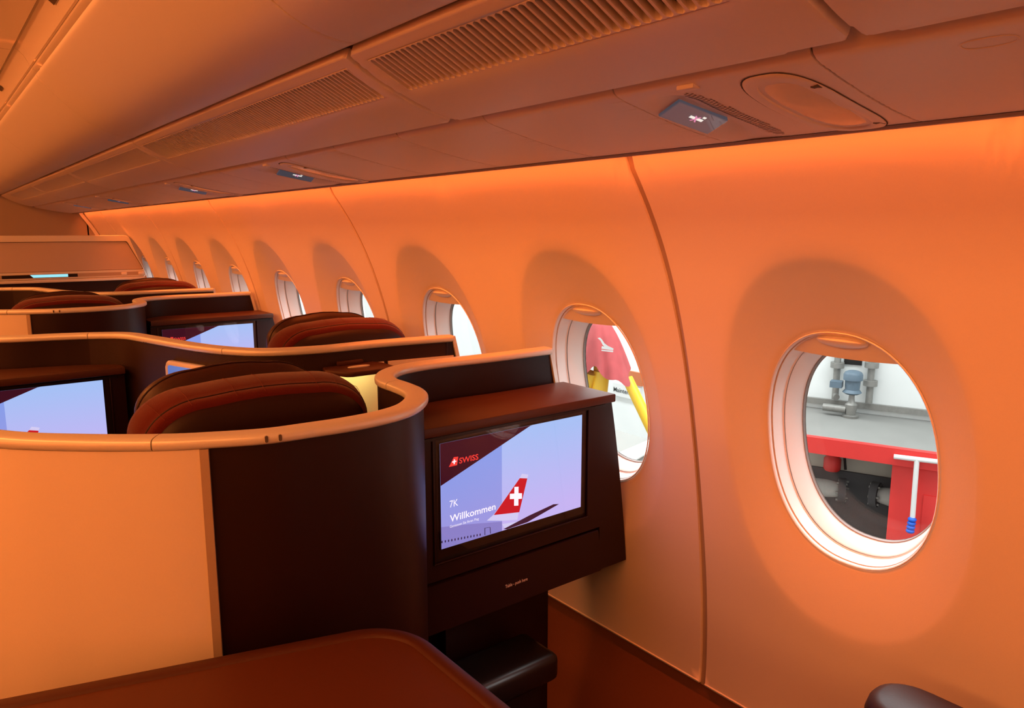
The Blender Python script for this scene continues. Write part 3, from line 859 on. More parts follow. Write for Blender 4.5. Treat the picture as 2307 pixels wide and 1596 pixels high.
# ---- monitor consoles
SW, SH = .383, .220
def screen_picture(sc, x0, zt, yf):
    f = lambda u, v, h=0.0: (x0 + SW * u, yf - h, zt - SH * v)
    L = lambda h: (lambda u, v: f(u, v, h))
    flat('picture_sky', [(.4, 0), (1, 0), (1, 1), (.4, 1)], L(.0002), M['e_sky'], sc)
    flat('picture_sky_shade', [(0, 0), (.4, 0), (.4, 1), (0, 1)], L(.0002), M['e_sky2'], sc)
    flat('picture_fuselage', [(0, .785), (.153, .826), (.40, .905), (.40, 1), (0, 1)], L(.0004), M['e_fuse'], sc)
    flat('picture_fuselage', [(.40, .93), (.52, .955), (.60, .985), (.42, .985)], L(.0004), M['e_pale'], sc)
    flat('picture_corner', [(0, 0), (.617, 0), (.60, .004), (0, .394)], L(.0006), M['e_dark'], sc)
    flat('picture_fin_edge', [(.294, .849), (.342, .808), (.525, .508), (.542, .471), (.589, .498), (.58, .533), (.519, .854), (.509, .933), (.40, .895)], L(.0006), M['e_pale'], sc)
    flat('picture_fin', [(.342, .813), (.525, .51), (.58, .533), (.522, .859)], L(.0008), M['e_red'], sc)
    c = [(.486, .585), (.516, .594), (.5155, .660), (.541, .671), (.541, .727), (.515, .720), (.515, .787), (.484, .777), (.4845, .707), (.454, .697), (.454, .643), (.486, .653)]
    flat('picture_cross', c, L(.0010), M['e_white'], sc)
    flat('picture_wing', [(.408, .985), (.436, .998), (.582, .989), (.823, .896), (.778, .881), (.592, .925)], L(.0008), M['e_wing'], sc)
    flat('logo_fin', [(.052, .233), (.084, .150), (.112, .154), (.104, .233)], L(.0008), M['e_logo'], sc)
    lc = [(.083, .172), (.090, .172), (.090, .187), (.099, .187), (.099, .199), (.090, .199), (.089, .216), (.082, .216), (.082, .199), (.073, .199), (.073, .187), (.083, .187)]
    flat('logo_cross', lc, L(.0010), M['e_white'], sc)
    def tx(name, s, u, v, hv, wv, m, bold=0.0):
        lettering(name, s, hv * SH / .72, lambda a, b: (x0 + SW * u + a, yf - .0010, zt - SH * v + b), m, sc, bold, wv * SW)
    tx('lettering', 'SWISS', .117, .222, .054, .124, M['e_logo'], .0003)
    tx('lettering', '7K', .054, .620, .068, .053, M['e_white'])
    tx('lettering', 'Willkommen', .054, .760, .068, .300, M['e_white'], .00025)
    tx('lettering', 'Geniessen Sie Ihren Flug', .053, .816, .026, .187, M['e_white'])
    V, F = [], []
    for i in range(13):
        u, v = .003 + .0205 * i, .929 + .0034 * i
        k_ = len(V)
        V += [f(u + .004 * math.cos(t), v + .013 * math.sin(t), .0008) for t in np.arange(10) * math.pi / 5]
        F.append(tuple(range(k_, k_ + 10)))
    tag(pydata('picture_portholes', V, F, M['e_ink'], sc, False), kind='stuff')
    for a, b in (((.281, .989), (.281, .918)), ((.281, .918), (.317, .925)), ((.317, .925), (.319, .99))):
        d = .0022
        flat('picture_door_line', [(a[0] - d, a[1] - d), (b[0] - d, b[1] - d), (b[0] + d, b[1] + d), (a[0] + d, a[1] + d)], L(.0008), M['e_ink'], sc)
    flat('screen_glass', [(-.028, -.055), (1.028, -.055), (1.028, 1.075), (-.028, 1.075)], L(.0028), M['scrglass'], sc)
def monitor_console(label, x0, zt, yf, Q, xl, sup, wallside=True, xr=None, extra=True):
    r = empty('monitor_console', (x0 + SW / 2, yf + .05, -H), label, 'monitor console', 'monitor consoles')
    zs = -.376
    # body face with recess for the screen, following the wall on the window side
    def xe(z): return (wx(z) - .004) if wallside else xr
    B0x, B1x, B0z, B1z = x0 - .016, x0 + SW + .016, zt - SH - .026, zt + .014
    zb = -.81
    zlist = [zs - .022, B1z, B0z, -.700, -.724, zb]
    def band(name, za, zb_, xa, xbf, y0, y1, m, bev=.0):
        zz_ = np.linspace(za, zb_, 10)
        rows = [[(xa, y0, z), (xbf(z), y0, z), (xbf(z), y1, z), (xa, y1, z)] for z in zz_]
        return loft(name, rows, m, r, True, True, 40)
    def footprint(y0, xe_):
        return [(xl, y0), (xe_, y0), (xe_, float(Q[0][1]))] + [(min(float(q[0]), xe_ - .001), float(q[1])) for q in Q]
    loft('body_back', [[(x, y, z) for x, y in footprint(yf + .012, xe(z))] for z in np.linspace(zs - .0205, zb, 10)], M['shell'], r, True, True, 40)
    band('face_top', zs - .020, B1z, xl, xe, yf, yf + .02, M['shell'])
    band('face_side', B1z, B0z, xl, lambda z: B0x, yf, yf + .02, M['shell'])
    band('face_side', B1z, B0z, B1x, xe, yf, yf + .02, M['shell'])
    band('face_bottom', B0z, -.700, xl, xe, yf, yf + .02, M['shell'])
    tb = band('table_front', -.706, zb, xl, lambda z: xe(z) - (.09 if wallside else .05), yf - .004, yf + .02, M['shell'])
    band('face_corner', -.700, zb, xe(-.75) - (.088 if wallside else .048), xe, yf, yf + .02, M['shell'])
    bz = box('bezel', B0x, B1x, yf + .004, yf + .014, B0z, B1z, M['black'], r)
    # raised lips of the screen recess
    for (a, b, c_, d) in ((B0x - .004, B1x + .004, B0z - .004, B0z), (B0x - .004, B1x + .004, B1z, B1z + .004)):
        box('recess_lip', a, b, yf - .003, yf + .004, c_, d, M['shell'], r, .001)
    for (a, b) in ((B0x - .004, B0x), (B1x, B1x + .004)):
        box('recess_lip', a, b, yf - .003, yf + .004, B0z, B1z, M['shell'], r, .001)
    sc = box('screen', x0 - .002, x0 + SW + .002, yf + .0022, yf + .006, zt - SH - .002, zt + .002, M['black'], r)
    screen_picture(sc, x0, zt, yf + .002)
    # top shelf with rounded, overhanging front edge
    xr_ = (wx(zs) - .002) if wallside else xr
    prism('top_shelf', footprint(yf - .015, xr_), lambda p, q, d: (p, q, d), zs - .020, zs, M['shelf'], r, .003)
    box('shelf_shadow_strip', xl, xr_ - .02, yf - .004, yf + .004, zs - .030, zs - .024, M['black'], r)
    if extra:
        lettering('lettering', 'Table - push here', .0105, lambda a, b: (.925 + a, yf - .0046, -.766 + b), M['print'], tb, .0002, .062)
    # leg down to the floor, behind the footwell
    box('support', *sup, -H, zb + .002, M['shell'], r)
    return r
YA = 1.212
QA = PA + NA * .025
_s = int(np.argmax(np.where(PA[:, 1] < 1.30, PA[:, 0], -9)))
xlA = float(QA[(QA[:, 1] > YA - .03) & (QA[:, 1] < YA + .03) & (QA[:, 0] < .80) & (QA[:, 0] > .4)][:, 0].max()) + .002
QsA = [q for q in QA[_s:] if q[1] > YA + .016 and q[0] > xlA][::-1]
YB = 2.295
QB = PB + NB * .025
_e = int(np.argmax(QB[:, 0] * (QB[:, 1] > YB + .022)))
xrB = float(QB[_e][0]) - .002
QsB = [q for q in QB[:_e + 1] if q[0] > -.135 and q[1] > YB + .016][::-1]
ybA = min(float(q[1]) for q in QsA if q[0] > .84)
monA = monitor_console('dark monitor console with lit welcome screen standing against the window wall', .768, -.416, YA, QsA, xlA, (.86, 1.16, ybA - .03, ybA - .004))
monC = copy_tree(monA); monC.location.y += PERIOD
monC['label'] = 'dark monitor console beyond the reading lamp, its bright screen half hidden by a rim'
monB = monitor_console('dark monitor console by the aisle with bright screen beyond the cream panel', -.022, -.409, YB, QsB, -.14, (-.12, .20, YB + .03, YB + .07), False, xrB, extra=False)
foot = empty('footrest', (.85, 1.45, -H), 'black padded footrest under the window-side monitor console', 'footrest')
box('footrest_pad', .745, 1.075, 1.19, 1.325, -1.035, -.965, M['black'], foot, .02, 3)
box('footrest_base', .76, 1.03, 1.21, 1.315, -H, -1.035, M['black'], foot)

# ---- seats
def seat(label, xc, y0, group):
    r = empty('suite_chair', (xc, y0 + .1, -H), label, 'chair', group)
    def outline(hw, top, rad, z0=-1.0, n=12):
        pts = [(-hw, z0)]
        for k in range(n + 1):
            a = math.pi - math.pi / 2 * k / n
            pts.append((-hw + rad + rad * math.cos(a), top - rad * .72 + rad * .72 * math.sin(a)))
        # slightly crowned top
        for t in (.25, .5, .75):
            pts.append((-hw + rad + (2 * hw - 2 * rad) * t, top + .006 * math.sin(math.pi * t)))
        for k in range(n + 1):
            a = math.pi / 2 - math.pi / 2 * k / n
            pts.append((hw - rad + rad * math.cos(a), top - rad * .72 + rad * .72 * math.sin(a)))
        pts.append((hw, z0))
        return pts
    def ring(hw, top, rad, y, bulge=0.0):
        o = outline(hw * k_, top, rad)
        return [(xc + a, y, z) for a, z in o]
    T = -.268; xc -= .0
    k_ = .93
    # hard back, bulging towards the rear
    loft('seat_back_shell', [ring(.160, T - .070, .06, y0 - .004), ring(.190, T - .042, .08, y0), ring(.202, T - .030, .09, y0 + .008), ring(.205, T - .027, .093, y0 + .022)], M['leather'], r, True, False, 60)
    cush = loft('seat_cushion_back', [ring(.202, T - .030, .09, y0 + .014), ring(.212, T - .019, .098, y0 + .016), ring(.217, T - .0135, .102, y0 + .028), ring(.2165, T - .014, .102, y0 + .033), ring(.222, T - .008, .106, y0 + .040), ring(.228, T - .002, .11, y0 + .062), ring(.229, T, .11, y0 + .085), ring(.222, T - .008, .105, y0 + .125), ring(.19, T - .04, .09, y0 + .14)], M['red_fabric'], r, False, True, 75)
    # piping groove and seams over the wing
    ro = [(p[0], p[1], p[2]) for p in ring(.2172, T - .0132, .102, y0 + .0300)]
    tube('piping', ro, .0015, M['leather'], cush, 6)
    o1 = outline(.2235 * k_, T - .0065, .107); o2 = outline(.2295 * k_, T + .001, .11)
    o3 = outline(.212 * k_, T - .019, .098)
    for j in (2, 7, 11, 14, 15, 17, 20, 25):
        tube('seam', [(xc + o3[j][0], y0 + .0155, o3[j][1]), (xc + o1[j][0], y0 + .0405, o1[j][1] + .001), (xc + o2[j][0], y0 + .064, o2[j][1]), (xc + o2[j][0], y0 + .085, o2[j][1])], .0004, M['stitch'], cush, 5)
    # headrest pad ahead of the cushion, a little higher
    def hr(hw, top, rad, y): return [(xc - .006 + a, y, z) for a, z in outline(hw * .92, top, rad, -.50)]
    T2 = -.258
    hd = loft('headrest', [hr(.15, T2 - .035, .08, y0 + .150), hr(.178, T2 - .012, .10, y0 + .152), hr(.187, T2 - .002, .105, y0 + .165), hr(.189, T2, .106, y0 + .19), hr(.184, T2 - .005, .10, y0 + .215), hr(.16, T2 - .03, .09, y0 + .23)], M['headleather'], r, True, True, 75)
    tube('headrest_piping', hr(.1885, T2 - .0, .106, y0 + .176), .0016, M['leather'], hd, 6)
    box('headrest_post', xc - .06, xc + .04, y0 + .125, y0 + .152, -.55, -.32, M['black'], r)
    box('seat_cushion', xc - .24, xc + .24, y0 + .145, y0 + .46, -.98, -.90, M['red_fabric'], r, .025, 3)
    box('seat_base', xc - .21, xc + .21, y0 + .06, y0 + .43, -H, -.975, M['black'], r, .01)
    return r
sA = seat('maroon seat with dark back and stitched edge inside the shell with the cream panel', .456, 1.275, 'suite chairs')
def cp(o, dy, label, dx=0.0):
    c = copy_tree(o); c.location.y += dy; c.location.x += dx; c['label'] = label; return c
cp(sA, .735, 'maroon seat by the window, its headrest above the rim that carries the lamp', .515)
cp(sA, PERIOD, 'maroon seat inside the far curved shell with the small cream panel', .0)
cp(sA, .735 + PERIOD, 'farthest maroon seat by the window, in front of the framed partition', .50)

# ---- framed partition at the front row
YP = 5.66
part = empty('partition', (.6, YP, -H), 'pale framed partition panel at the front row beside the far windows', 'partition')
def fr_rect(x0, xt, xb, zb_, zt_, r):
    pts = rrect(0, 1, 0, 1, .0001, 1)
    out = []
    R4 = [(x0, zb_), (xb, zb_), (xt, zt_), (x0, zt_)]
    n = 6
    C = [np.array(p) for p in R4]
    for i in range(4):
        p, a, b = C[i], C[i - 1], C[(i + 1) % 4]
        u = (a - p) / np.linalg.norm(a - p); v = (b - p) / np.linalg.norm(b - p)
        q = r if i in (1, 2) else .002
        for k in range(n + 1):
            t = k / n
            out.append(tuple((1 - t) ** 2 * (p + u * q) + 2 * t * (1 - t) * p + t * t * (p + v * q)))
    return out
fy = lambda a, b, d: (a, YP + d, b)
X0P = -.75
outerP = fr_rect(X0P, 1.125, 1.222, -.318, -.036, .03)
inP = fr_rect(X0P + .02, 1.112, 1.203, -.268, -.076, .012)
loft('frame', [[fy(a, b, .04) for a, b in outerP], [fy(a, b, .006) for a, b in outerP], [fy(a * .999, b, 0) for a, b in fr_rect(X0P + .003, 1.122, 1.219, -.315, -.039, .028)], [fy(a, b, 0) for a, b in inP], [fy(a, b, .016) for a, b in inP]], M['rim'], part)
prism('panel', fr_rect(X0P + .018, 1.113, 1.205, -.270, -.074, .012), fy, .010, .02, M['partition'], part)
loft('panel_shadow_ring', [[fy(a, b, .0095) for a, b in fr_rect(X0P + .018, 1.1135, 1.2055, -.2715, -.0725, .012)], [fy(a, b, .0095) for a, b in fr_rect(X0P + .024, 1.1085, 1.1995, -.2655, -.0795, .012)]], M['gap'], part)  # dark ring added for the shadow line around the inset panel
# slot under the panel: dark box, lit cyan display, small white fittings
box('slot_recess', X0P + .03, 1.19, YP - .002, YP + .0, -.305, -.282, M['trim'], part)
box('slot_dark', .385, .80, YP - .005, YP - .002, -.304, -.284, M['black'], part)
flat('slot_display', [(.552, -.302), (.745, -.302), (.745, -.284), (.535, -.284)], lambda a, b: (a, YP - .006, b), M['e_cyan'], part)
for x in (1.06, 1.165): box('slot_fitting', x, x + .035, YP - .008, YP - .002, -.303, -.284, M['reveal'], part, .003)
box('lower_wall', X0P, 1.20, YP, YP + .04, -H, -.314, M['shell'], part)
box('lower_rail', X0P, 1.20, YP - .02, YP, -.336, -.316, M['rim'], part, .004)

# ---- foreground console and armrest
zc = -.575
fg = [onZ(x, y, zc)[:2] for x, y in ((0, 1570), (350, 1500), (800, 1415))]
d0 = (fg[2] - fg[0]) / np.linalg.norm(fg[2] - fg[0])
xr_ = float(onZ(1100, 1545, zc)[0])
con = empty('side_console', (.1, .5, -H), 'brown side console with rounded corner and raised edge in front of the cream panel', 'console')
Lp = fg[0] - d0 * .45
P3 = [np.array([Lp[0], -.35]), np.array([xr_, -.35]), np.array([xr_, float(fg[0][1] + (xr_ - fg[0][0]) * d0[1] / d0[0])]), Lp]
def fillet(P3, rr, n=14):
    out = []
    for i, p in enumerate(P3):
        a, b = P3[i - 1], P3[(i + 1) % len(P3)]
        u = (a - p) / np.linalg.norm(a - p); v = (b - p) / np.linalg.norm(b - p)
        ang = math.acos(float(u @ v)); dist = rr[i] / math.tan(ang / 2)
        c = p + (u + v) / np.linalg.norm(u + v) * rr[i] / math.sin(ang / 2)
        s = p + u * dist - c; e = p + v * dist - c
        a0 = math.atan2(s[1], s[0]); a1 = math.atan2(e[1], e[0])
        while a1 - a0 > math.pi: a1 -= 2 * math.pi
        while a1 - a0 < -math.pi: a1 += 2 * math.pi
        for k in range(n + 1):
            t = a0 + (a1 - a0) * k / n; out.append((c[0] + rr[i] * math.cos(t), c[1] + rr[i] * math.sin(t)))
    return out
def inset(P3, d, rr):
    c = sum(P3) / len(P3)
    n = len(P3); lines = []
    for i in range(n):
        a, b = P3[i], P3[(i + 1) % n]; t = (b - a) / np.linalg.norm(b - a); nn = np.array([-t[1], t[0]])
        if nn @ (c - a) < 0: nn = -nn
        lines.append((a + nn * d, t))
    out = []
    for i in range(n):
        (p, t), (q, s) = lines[i - 1], lines[i]
        k = np.linalg.solve(np.array([t, -s]).T, q - p); out.append(p + t * k[0])
    return fillet(out, [max(.004, r_ - d) for r_ in rr])
rr = [.03, .03, .105, .03]
R_ = lambda d, z: [(x, y, z) for x, y in inset(P3, d, rr)]
loft('console_body', [R_(.012, -H), R_(.012, zc - .03)], M['shell'], con, True, True)
loft('console_edge', [R_(.010, zc - .03), R_(.002, zc - .026), R_(0, zc - .016), R_(.002, zc - .004), R_(.007, zc), R_(.020, zc), R_(.024, zc - .0015), R_(.026, zc - .0045)], M['console_edge'], con, angle=75)
loft('console_top', [R_(.025, zc - .006), R_(.0262, zc - .0042), R_(.06, zc - .004), R_(.12, zc - .004)], M['console'], con, False, True)
arm = empty('armrest', (1.14, .2, -H), 'dark rounded armrest tip below the nearest window', 'armrest')
pa = rrect(1.075, 1.20, -.45, .515, (.02, .02, .055, .055), 8)
loft('armrest_pad', [[(x, y, -.80) for x, y in pa], [(x, y, -.745) for x, y in pa], [(1.1375 + (x - 1.1375) * .95, .03 + (y - .03) * .99, -.728) for x, y in pa], [(1.1375 + (x - 1.1375) * .75, .03 + (y - .03) * .96, -.720) for x, y in pa]], M['leather'], arm, True, True, 75)
box('armrest_support', 1.10, 1.18, -.42, .42, -H, -.80, M['shell'], arm)

# ================================================================== OUTSIDE: the hangar seen through the windows
ang = math.radians(20)
nO = np.array([math.cos(ang), math.sin(ang), 0.0])           # pointing away from the aircraft
uO = np.array([-math.sin(ang), math.cos(ang), 0.0])          # along the dock
ZP = -2.0
E0 = onZ(1950, 1003, ZP)
DEPTH = float((onZ(1950, 932, ZP) - E0) @ nO)
W0 = E0 + nO * DEPTH
def L3(u, n, z): 
    p = E0 + uO * u + nO * n; return (p[0], p[1], z)
def obox(name, u0, u1, n0, n1, z0, z1, m, parent=None, bev=0.0):
    bm = bmesh.new()
    vs = [bm.verts.new(L3(u, n, z)) for u in (u0, u1) for n in (n0, n1) for z in (z0, z1)]
    for f in ((0, 1, 3, 2), (4, 6, 7, 5), (0, 4, 5, 1), (2, 3, 7, 6), (0, 2, 6, 4), (1, 5, 7, 3)): bm.faces.new([vs[i] for i in f])
    if bev: bmesh.ops.bevel(bm, geom=list(bm.edges), offset=bev, segments=2, profile=.5, affect='EDGES')
    return finish(name, bm, M[m], parent)
def uz(x, y, n):
    p = onPlane(x, y, E0 + nO * n, nO); return float((p - E0) @ uO), float(p[2])
UC = 2.2
o = obox('wall_hangar', -9, UC, DEPTH, DEPTH + .2, -4.6, 5.0, 'hwall'); o['kind'] = 'structure'
CW = L3(UC, DEPTH, 0)
o = box('wall_hangar_side', CW[0], CW[0] + .2, CW[1] - .1, 60, -4.6, 5.0, M['hwall']); o['kind'] = 'structure'
o = box('floor_hangar', 1.5, 14, -12, 60, -4.7, -4.6, M['concrete']); o['kind'] = 'structure'
dock = empty('dock_platform', (float(E0[0]), float(E0[1]), -4.6), 'raised concrete dock platform with red steel edge beam outside the nearest window', 'platform')
ue = uz(1700, 1003, 0)[0]
obox('deck', -6, 1.0, .021, DEPTH - .004, ZP - .15, ZP, 'concrete', dock)
hb = -(uz(1950, 1035, 0)[1] - ZP)
obox('edge_beam', -6, 1.0, -.06, .02, ZP - hb, ZP + .02, 'red', dock)
RB = .7
zb1 = uz(1930, 1065, RB)[1]
obox('recess_wall_upper', -6, 1.0, RB, RB + .1, zb1, ZP - .15, 'beige', dock)
obox('recess_wall_lower', -6, 1.0, RB - .03, RB + .1, -4.6, zb1, 'dgrey', dock)
# red door with white pipe and blue handle
u_d0 = uz(2012, 1035, .05)[0]
door = empty('steel_door', tuple(L3(u_d0 - .8, .05, -4.6)), 'red steel door below the dock beam with a grey pipe on it', 'door')
obox('door_leaf', u_d0 - 1.9, u_d0, .02, .10, -4.6, ZP - hb - .02, 'red', door, .004)
a_, z1_ = uz(2072, 1115, 0); b_, z2_ = uz(2062, 1240, 0)
obox('door_recess_panel', a_ - .55, a_ - .03, .005, .02, z2_, z1_, 'red', door, .003)
pipe = empty('air_pipe', tuple(L3(u_d0 - .5, -.02, -3.5)), 'pale pipe with blue ribbed grip hanging on the red door', 'pipe')
q0 = uz(2014, 1029, -.09); q1 = uz(2098, 1036, -.09); q2 = uz(2066, 1034, -.09); q3 = uz(2056, 1166, -.09)
cyl('pipe_run', L3(q0[0], -.09, q0[1]), L3(q1[0] - .5, -.09, q1[1] - .0), .022, M['white'], pipe)
cyl('pipe_drop', L3(q2[0], -.09, q2[1]), L3(q3[0], -.09, q3[1]), .022, M['white'], pipe)
q4 = uz(2050, 1200, -.09)
for k in range(4):
    t0 = k / 4; z_a = q3[1] + (q4[1] - q3[1]) * t0; z_b = q3[1] + (q4[1] - q3[1]) * (t0 + .25)
    uu = q3[0] + (q4[0] - q3[0]) * (t0 + .12)
    zc_ = (z_a + z_b) / 2; hh = abs(z_b - z_a) / 2
    tube('grip', [L3(uu, -.10, zc_ + hh), L3(uu, -.10, zc_ + hh * .6), L3(uu, -.10, zc_), L3(uu, -.10, zc_ - hh * .6), L3(uu, -.10, zc_ - hh)], [.024, .034, .038, .034, .024], M['blue'], pipe)
# extinguisher hanging under the deck
eu, ez0 = uz(1874, 1060, RB - .12); _, ez1 = uz(1876, 1012, RB - .12)
ext = empty('extinguisher', L3(eu, RB - .12, ez0), 'red extinguisher hanging in the recess under the red beam', 'extinguisher')
tube('cylinder', [L3(eu, RB - .12, z) for z in (ez0, ez0 + .02, ez0 + (ez1 - ez0) * .55, ez0 + (ez1 - ez0) * .75, ez1)], [.07, .085, .085, .05, .04], M['red'], ext)
obox('hanger', eu - .02, eu + .02, RB - .14, RB - .002, ez1 - .02, ez1 + .05, 'dgrey', ext)
tube('hose', [L3(eu + .03, RB - .12, ez1), L3(eu - .11, RB - .12, ez1 - .05), L3(eu - .13, RB - .12, ez0 + .03)], .014, M['black'], ext, 8)
# insulated pipe stubs with flanges
for (x, y, sx, lab) in ((1893, 1105, 1, 'pale insulated pipe end with dark flange beneath the extinguisher'), (1975, 1115, -1, 'pale insulated pipe end with dark flange beside the red door')):
    u_, z_ = uz(x, y, RB - .25)
    pp_ = empty('insulated_pipe', L3(u_, RB - .25, z_ - .1), lab, 'pipe', 'insulated pipes under the dock')
    tube('insulation', [L3(u_ + sx * .40, RB - .30, z_), L3(u_ + sx * .32, RB - .30, z_), L3(u_ + sx * .12, RB - .27, z_ + .005), L3(u_ + sx * .02, RB - .25, z_ + .0)], [.085, .095, .09, .075], M['hose'], pp_)
    cyl('flange', L3(u_ + sx * .02, RB - .25, z_), L3(u_ - sx * .05, RB - .24, z_), .125, M['dgrey'], pp_, 24)
    for k in range(6):
        th = k * math.pi / 3
        p_ = np.array(L3(u_ + sx * .03, RB - .25, z_ + .1 * math.sin(th))) + nO * .1 * math.cos(th)
        p2 = p_ - uO * sx * .10
        cyl('bolt', p_, p2, .013, M['steel'], pp_, 8)
    obox('bracket', u_ - .03, u_ + .03, RB - .25, RB - .032, z_ - .03, z_ + .03, 'dgrey', pp_)
# pump on the deck
NP = DEPTH - .28
pu, pz0 = uz(1916, 932, NP); pz0 = ZP
zt_ = uz(1918, 835, NP)[1]; hgt = zt_ - pz0
pump = empty('pump', L3(pu, NP, ZP), 'blue-grey vertical pump motor standing on the dock between two pipes', 'pump')
prof = [(.0, .16), (.05, .17), (.06, .10), (.18, .12), (.28, .13), (.34, .07), (.42, .06), (.50, .06)]
tube('pump_casing', [L3(pu, NP, pz0 + hgt * a) for a, r_ in prof], [r_ * hgt * .95 for a, r_ in prof], M['steel'], pump)
prof = [(.50, .13), (.54, .20), (.58, .17), (.60, .15), (.80, .16), (.805, .20), (.92, .20), (.97, .17), (1.0, .10)]
tube('motor', [L3(pu, NP, pz0 + hgt * a) for a, r_ in prof], [r_ * hgt * .95 for a, r_ in prof], M['motor'], pump, 24)
obox('terminal_box', pu + .10, pu + .22, NP - .06, NP + .06, pz0 + hgt * .62, pz0 + hgt * .75, 'motor', pump)
cyl('inlet', L3(pu + .05, NP, pz0 + hgt * .16), L3(pu + .28, NP, pz0 + hgt * .16), .04, M['steel'], pump)
for dx, px_, lab in ((0, 1880, 'steel wall pipe with flanges and elbow beside the pump'), (1, 1957, 'shorter steel wall pipe with flange clear of the pump')):
    u_, z0_ = uz(px_, 915 if dx == 0 else 912, DEPTH - .08); _, z1_ = uz(px_, 780, DEPTH - .08)
    wp = empty('wall_pipe', L3(u_, DEPTH - .08, z0_), lab, 'pipe')
    cyl('pipe', L3(u_, DEPTH - .08, max(z0_, ZP + .14)), L3(u_, DEPTH - .08, z1_ + 1.2), .036, M['steel'], wp)
    for yy in ((822,) if dx == 0 else (822, 863)):
        zf = uz(px_, yy, DEPTH - .08)[1]
        cyl('flange', L3(u_, DEPTH - .08, zf - .03), L3(u_, DEPTH - .08, zf + .03), .072, M['steel'], wp)
    if dx == 0: cyl('elbow_run', L3(u_, DEPTH - .08, ZP + .19), L3(pu + .16, DEPTH - .2, ZP + .19), .03, M['steel'], wp)
u_, z_ = uz(1922, 815, DEPTH - .01)
o = obox('name_plate', u_ - .09, u_ + .09, DEPTH - .02, DEPTH, z_ - .035, z_ + .035, 'black'); tag(o, 'small black plate on the white hangar wall above the pump', 'plate')
o = obox('wall_conduit', -6, 1.0, DEPTH - .05, DEPTH, ZP + .06, ZP + .12, 'steel'); tag(o, 'thin grey conduit along the foot of the white hangar wall', 'conduit')

# tripod jack with red cloth outside the second window
XJ = 4.6
def J(x, y): return onX(x, y, XJ)
apex = J(1352, 722)
sc_ = XJ / 4
jack = empty('tripod_jack', (XJ, float(apex[1]), -4.6), 'yellow tripod jack with three thick legs outside the second window', 'jack')
rj = 0.046 * sc_
for (a, b, dx, rk_) in (((1333, 835), (1318, 880), -.08, 1.0), ((1356, 830), (1350, 890), .0, 1.35), ((1400, 825), (1443, 915), .10, .9)):
    pa_, pb_ = onX(*a, XJ + dx), onX(*b, XJ + dx); d = (pb_ - pa_); d = d / abs(d[2])
    cyl('jack_leg', tuple(pa_ + d * (.10 if dx > .05 else .02)), tuple(pa_ + d * (pa_[2] + 4.58)), rj * rk_, M['yellow'], jack, 18)
cyl('jack_head', (XJ, apex[1], apex[2] - .5), (XJ, apex[1], apex[2] - .22), .05, M['yellow'], jack)
# cloth cover: a draped cone of folds
nseg = 60
outl_b = J(1364, 842)
def cloth_ring(t):
    R0 = []
    c0, c1 = J(1352, 716), J(1362, 840)
    c = c0 * (1 - t) + c1 * t
    for k in range(nseg):
        th = 2 * math.pi * k / nseg
        hw = (.03 + .195 * t ** .6) * sc_
        fold = 1 + .13 * t * math.sin(3 * th + .7) + .05 * t * math.sin(11 * th) + .03 * t * math.sin(17 * th + 2)
        R0.append((c[0] + hw * .8 * fold * math.cos(th), c[1] + hw * fold * math.sin(th), c[2] - .05 * t * math.sin(3 * th + .7) * sc_ - .03 * t * math.sin(7 * th)))
    return R0
cloth = loft('cloth_cover', [cloth_ring(t) for t in (0, .05, .15, .3, .45, .6, .75, .88, 1.0)], M['redcloth'], None, True, False, 60)
tag(cloth, 'faded red cloth cover with white emblem draped over the yellow jack', 'cloth')
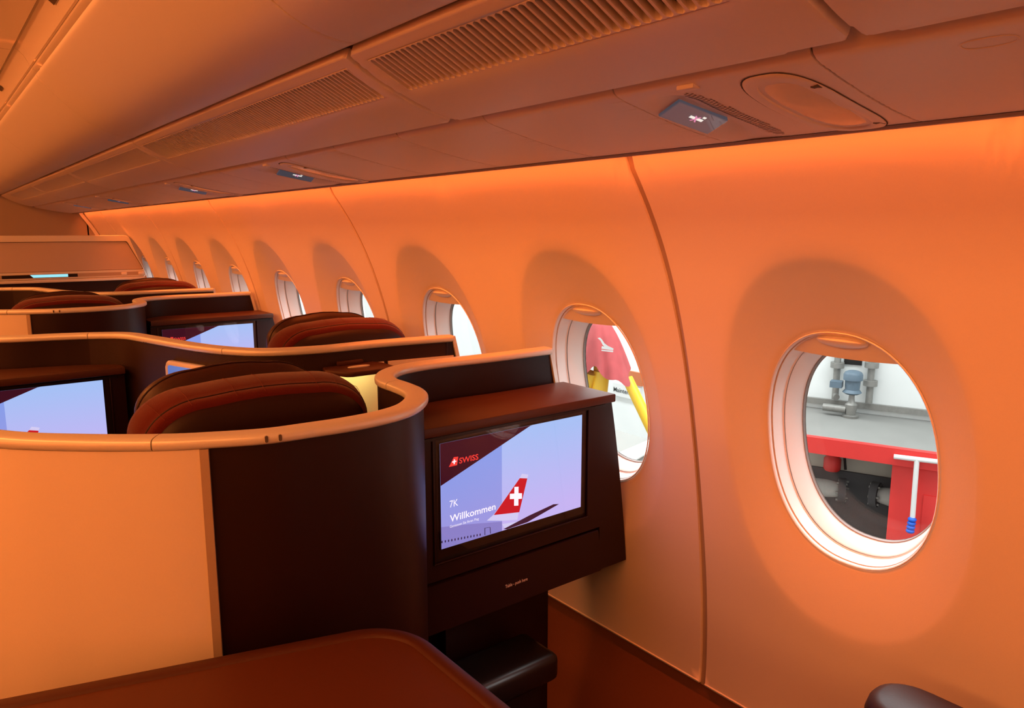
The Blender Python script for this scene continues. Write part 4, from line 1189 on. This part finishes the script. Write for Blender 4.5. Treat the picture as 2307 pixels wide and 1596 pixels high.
# white emblem on the cloth
def emb(x, y):
    p = np.array(J(x, y)); v = p / np.linalg.norm(p); return tuple(p - v * .215 * sc_)
for poly in ([(1346, 762), (1352, 761), (1356, 765), (1362, 774), (1370, 780), (1381, 785), (1383, 787), (1376, 788), (1366, 785), (1358, 778), (1353, 768)],
             [(1356, 780), (1368, 783), (1382, 787), (1381, 790), (1355, 786)], [(1355, 788), (1382, 791), (1381, 794), (1355, 791)]):
    vs = [emb(x, y) for x, y in poly]
    pydata('emblem', vs, [tuple(range(len(vs)))], M['white'], cloth, False)
# signs and a cabinet on the hangar wall
def wall_rect(name, x0, y0, x1, y1, m, th=.03, parent=None):
    p, q = onX(x0, y1, CW[0] - th), onX(x1, y0, CW[0] - th)
    return box(name, CW[0] - th, CW[0], min(p[1], q[1]), max(p[1], q[1]), float(p[2]), float(q[2]), M[m], parent), (float(p[1]), float(q[1]), float(p[2]), float(q[2]))
brd, (a, b, z0, z1) = wall_rect('sign_board', 1380, 875, 1442, 890, 'white'); tag(brd, 'white sign reading Maintenance on the hangar wall behind the jack', 'sign')
lettering('lettering', 'Maintenance', .085, lambda p_, q_: (CW[0] - .034, max(a, b) - .02 - p_, (z0 + z1) / 2 - .03 + q_), M['inkgrey'], brd, .001, abs(a - b) * .92)
o, _ = wall_rect('notice', 1411, 842, 1446, 864, 'orangesign'); tag(o, 'orange-brown notice above the white Maintenance sign', 'sign')
cab, _ = wall_rect('wall_cabinet', 1300, 772, 1316, 832, 'white', .08); tag(cab, 'white framed cabinet on the hangar wall beside the red cloth', 'cabinet')
a2, _ = wall_rect('cabinet_door', 1303, 777, 1313, 810, 'steel', .09, cab)
# white beams lying on grey boards low outside the second window
pb = onX(1425, 1040, 2.9)
rk = empty('timber_pile', (float(pb[0]), float(pb[1]), -4.6), 'grey boards with two white beams low outside the second window', 'beams')
bz_ = float(pb[2])
box('board', pb[0] - .3, pb[0] + .5, pb[1] - .7, pb[1] + .6, bz_ - .12, bz_ - .04, M['concrete'], rk)
for ya, yb_2 in (((1408, 1024), (1445, 1008)), ((1408, 1042), (1446, 1020))):
    p_, q_ = onZ(*ya, bz_), onZ(*yb_2, bz_)
    e = (q_ - p_) / np.linalg.norm(q_ - p_)
    cyl('beam', tuple(p_ - e * .12), tuple(q_ + e * .12), .022, M['white'], rk)
for dy in (-.5, .4): box('stand', pb[0] - .1, pb[0] + .1, pb[1] + dy - .1, pb[1] + dy + .1, -4.6, bz_ - .12, M['steel'], rk)
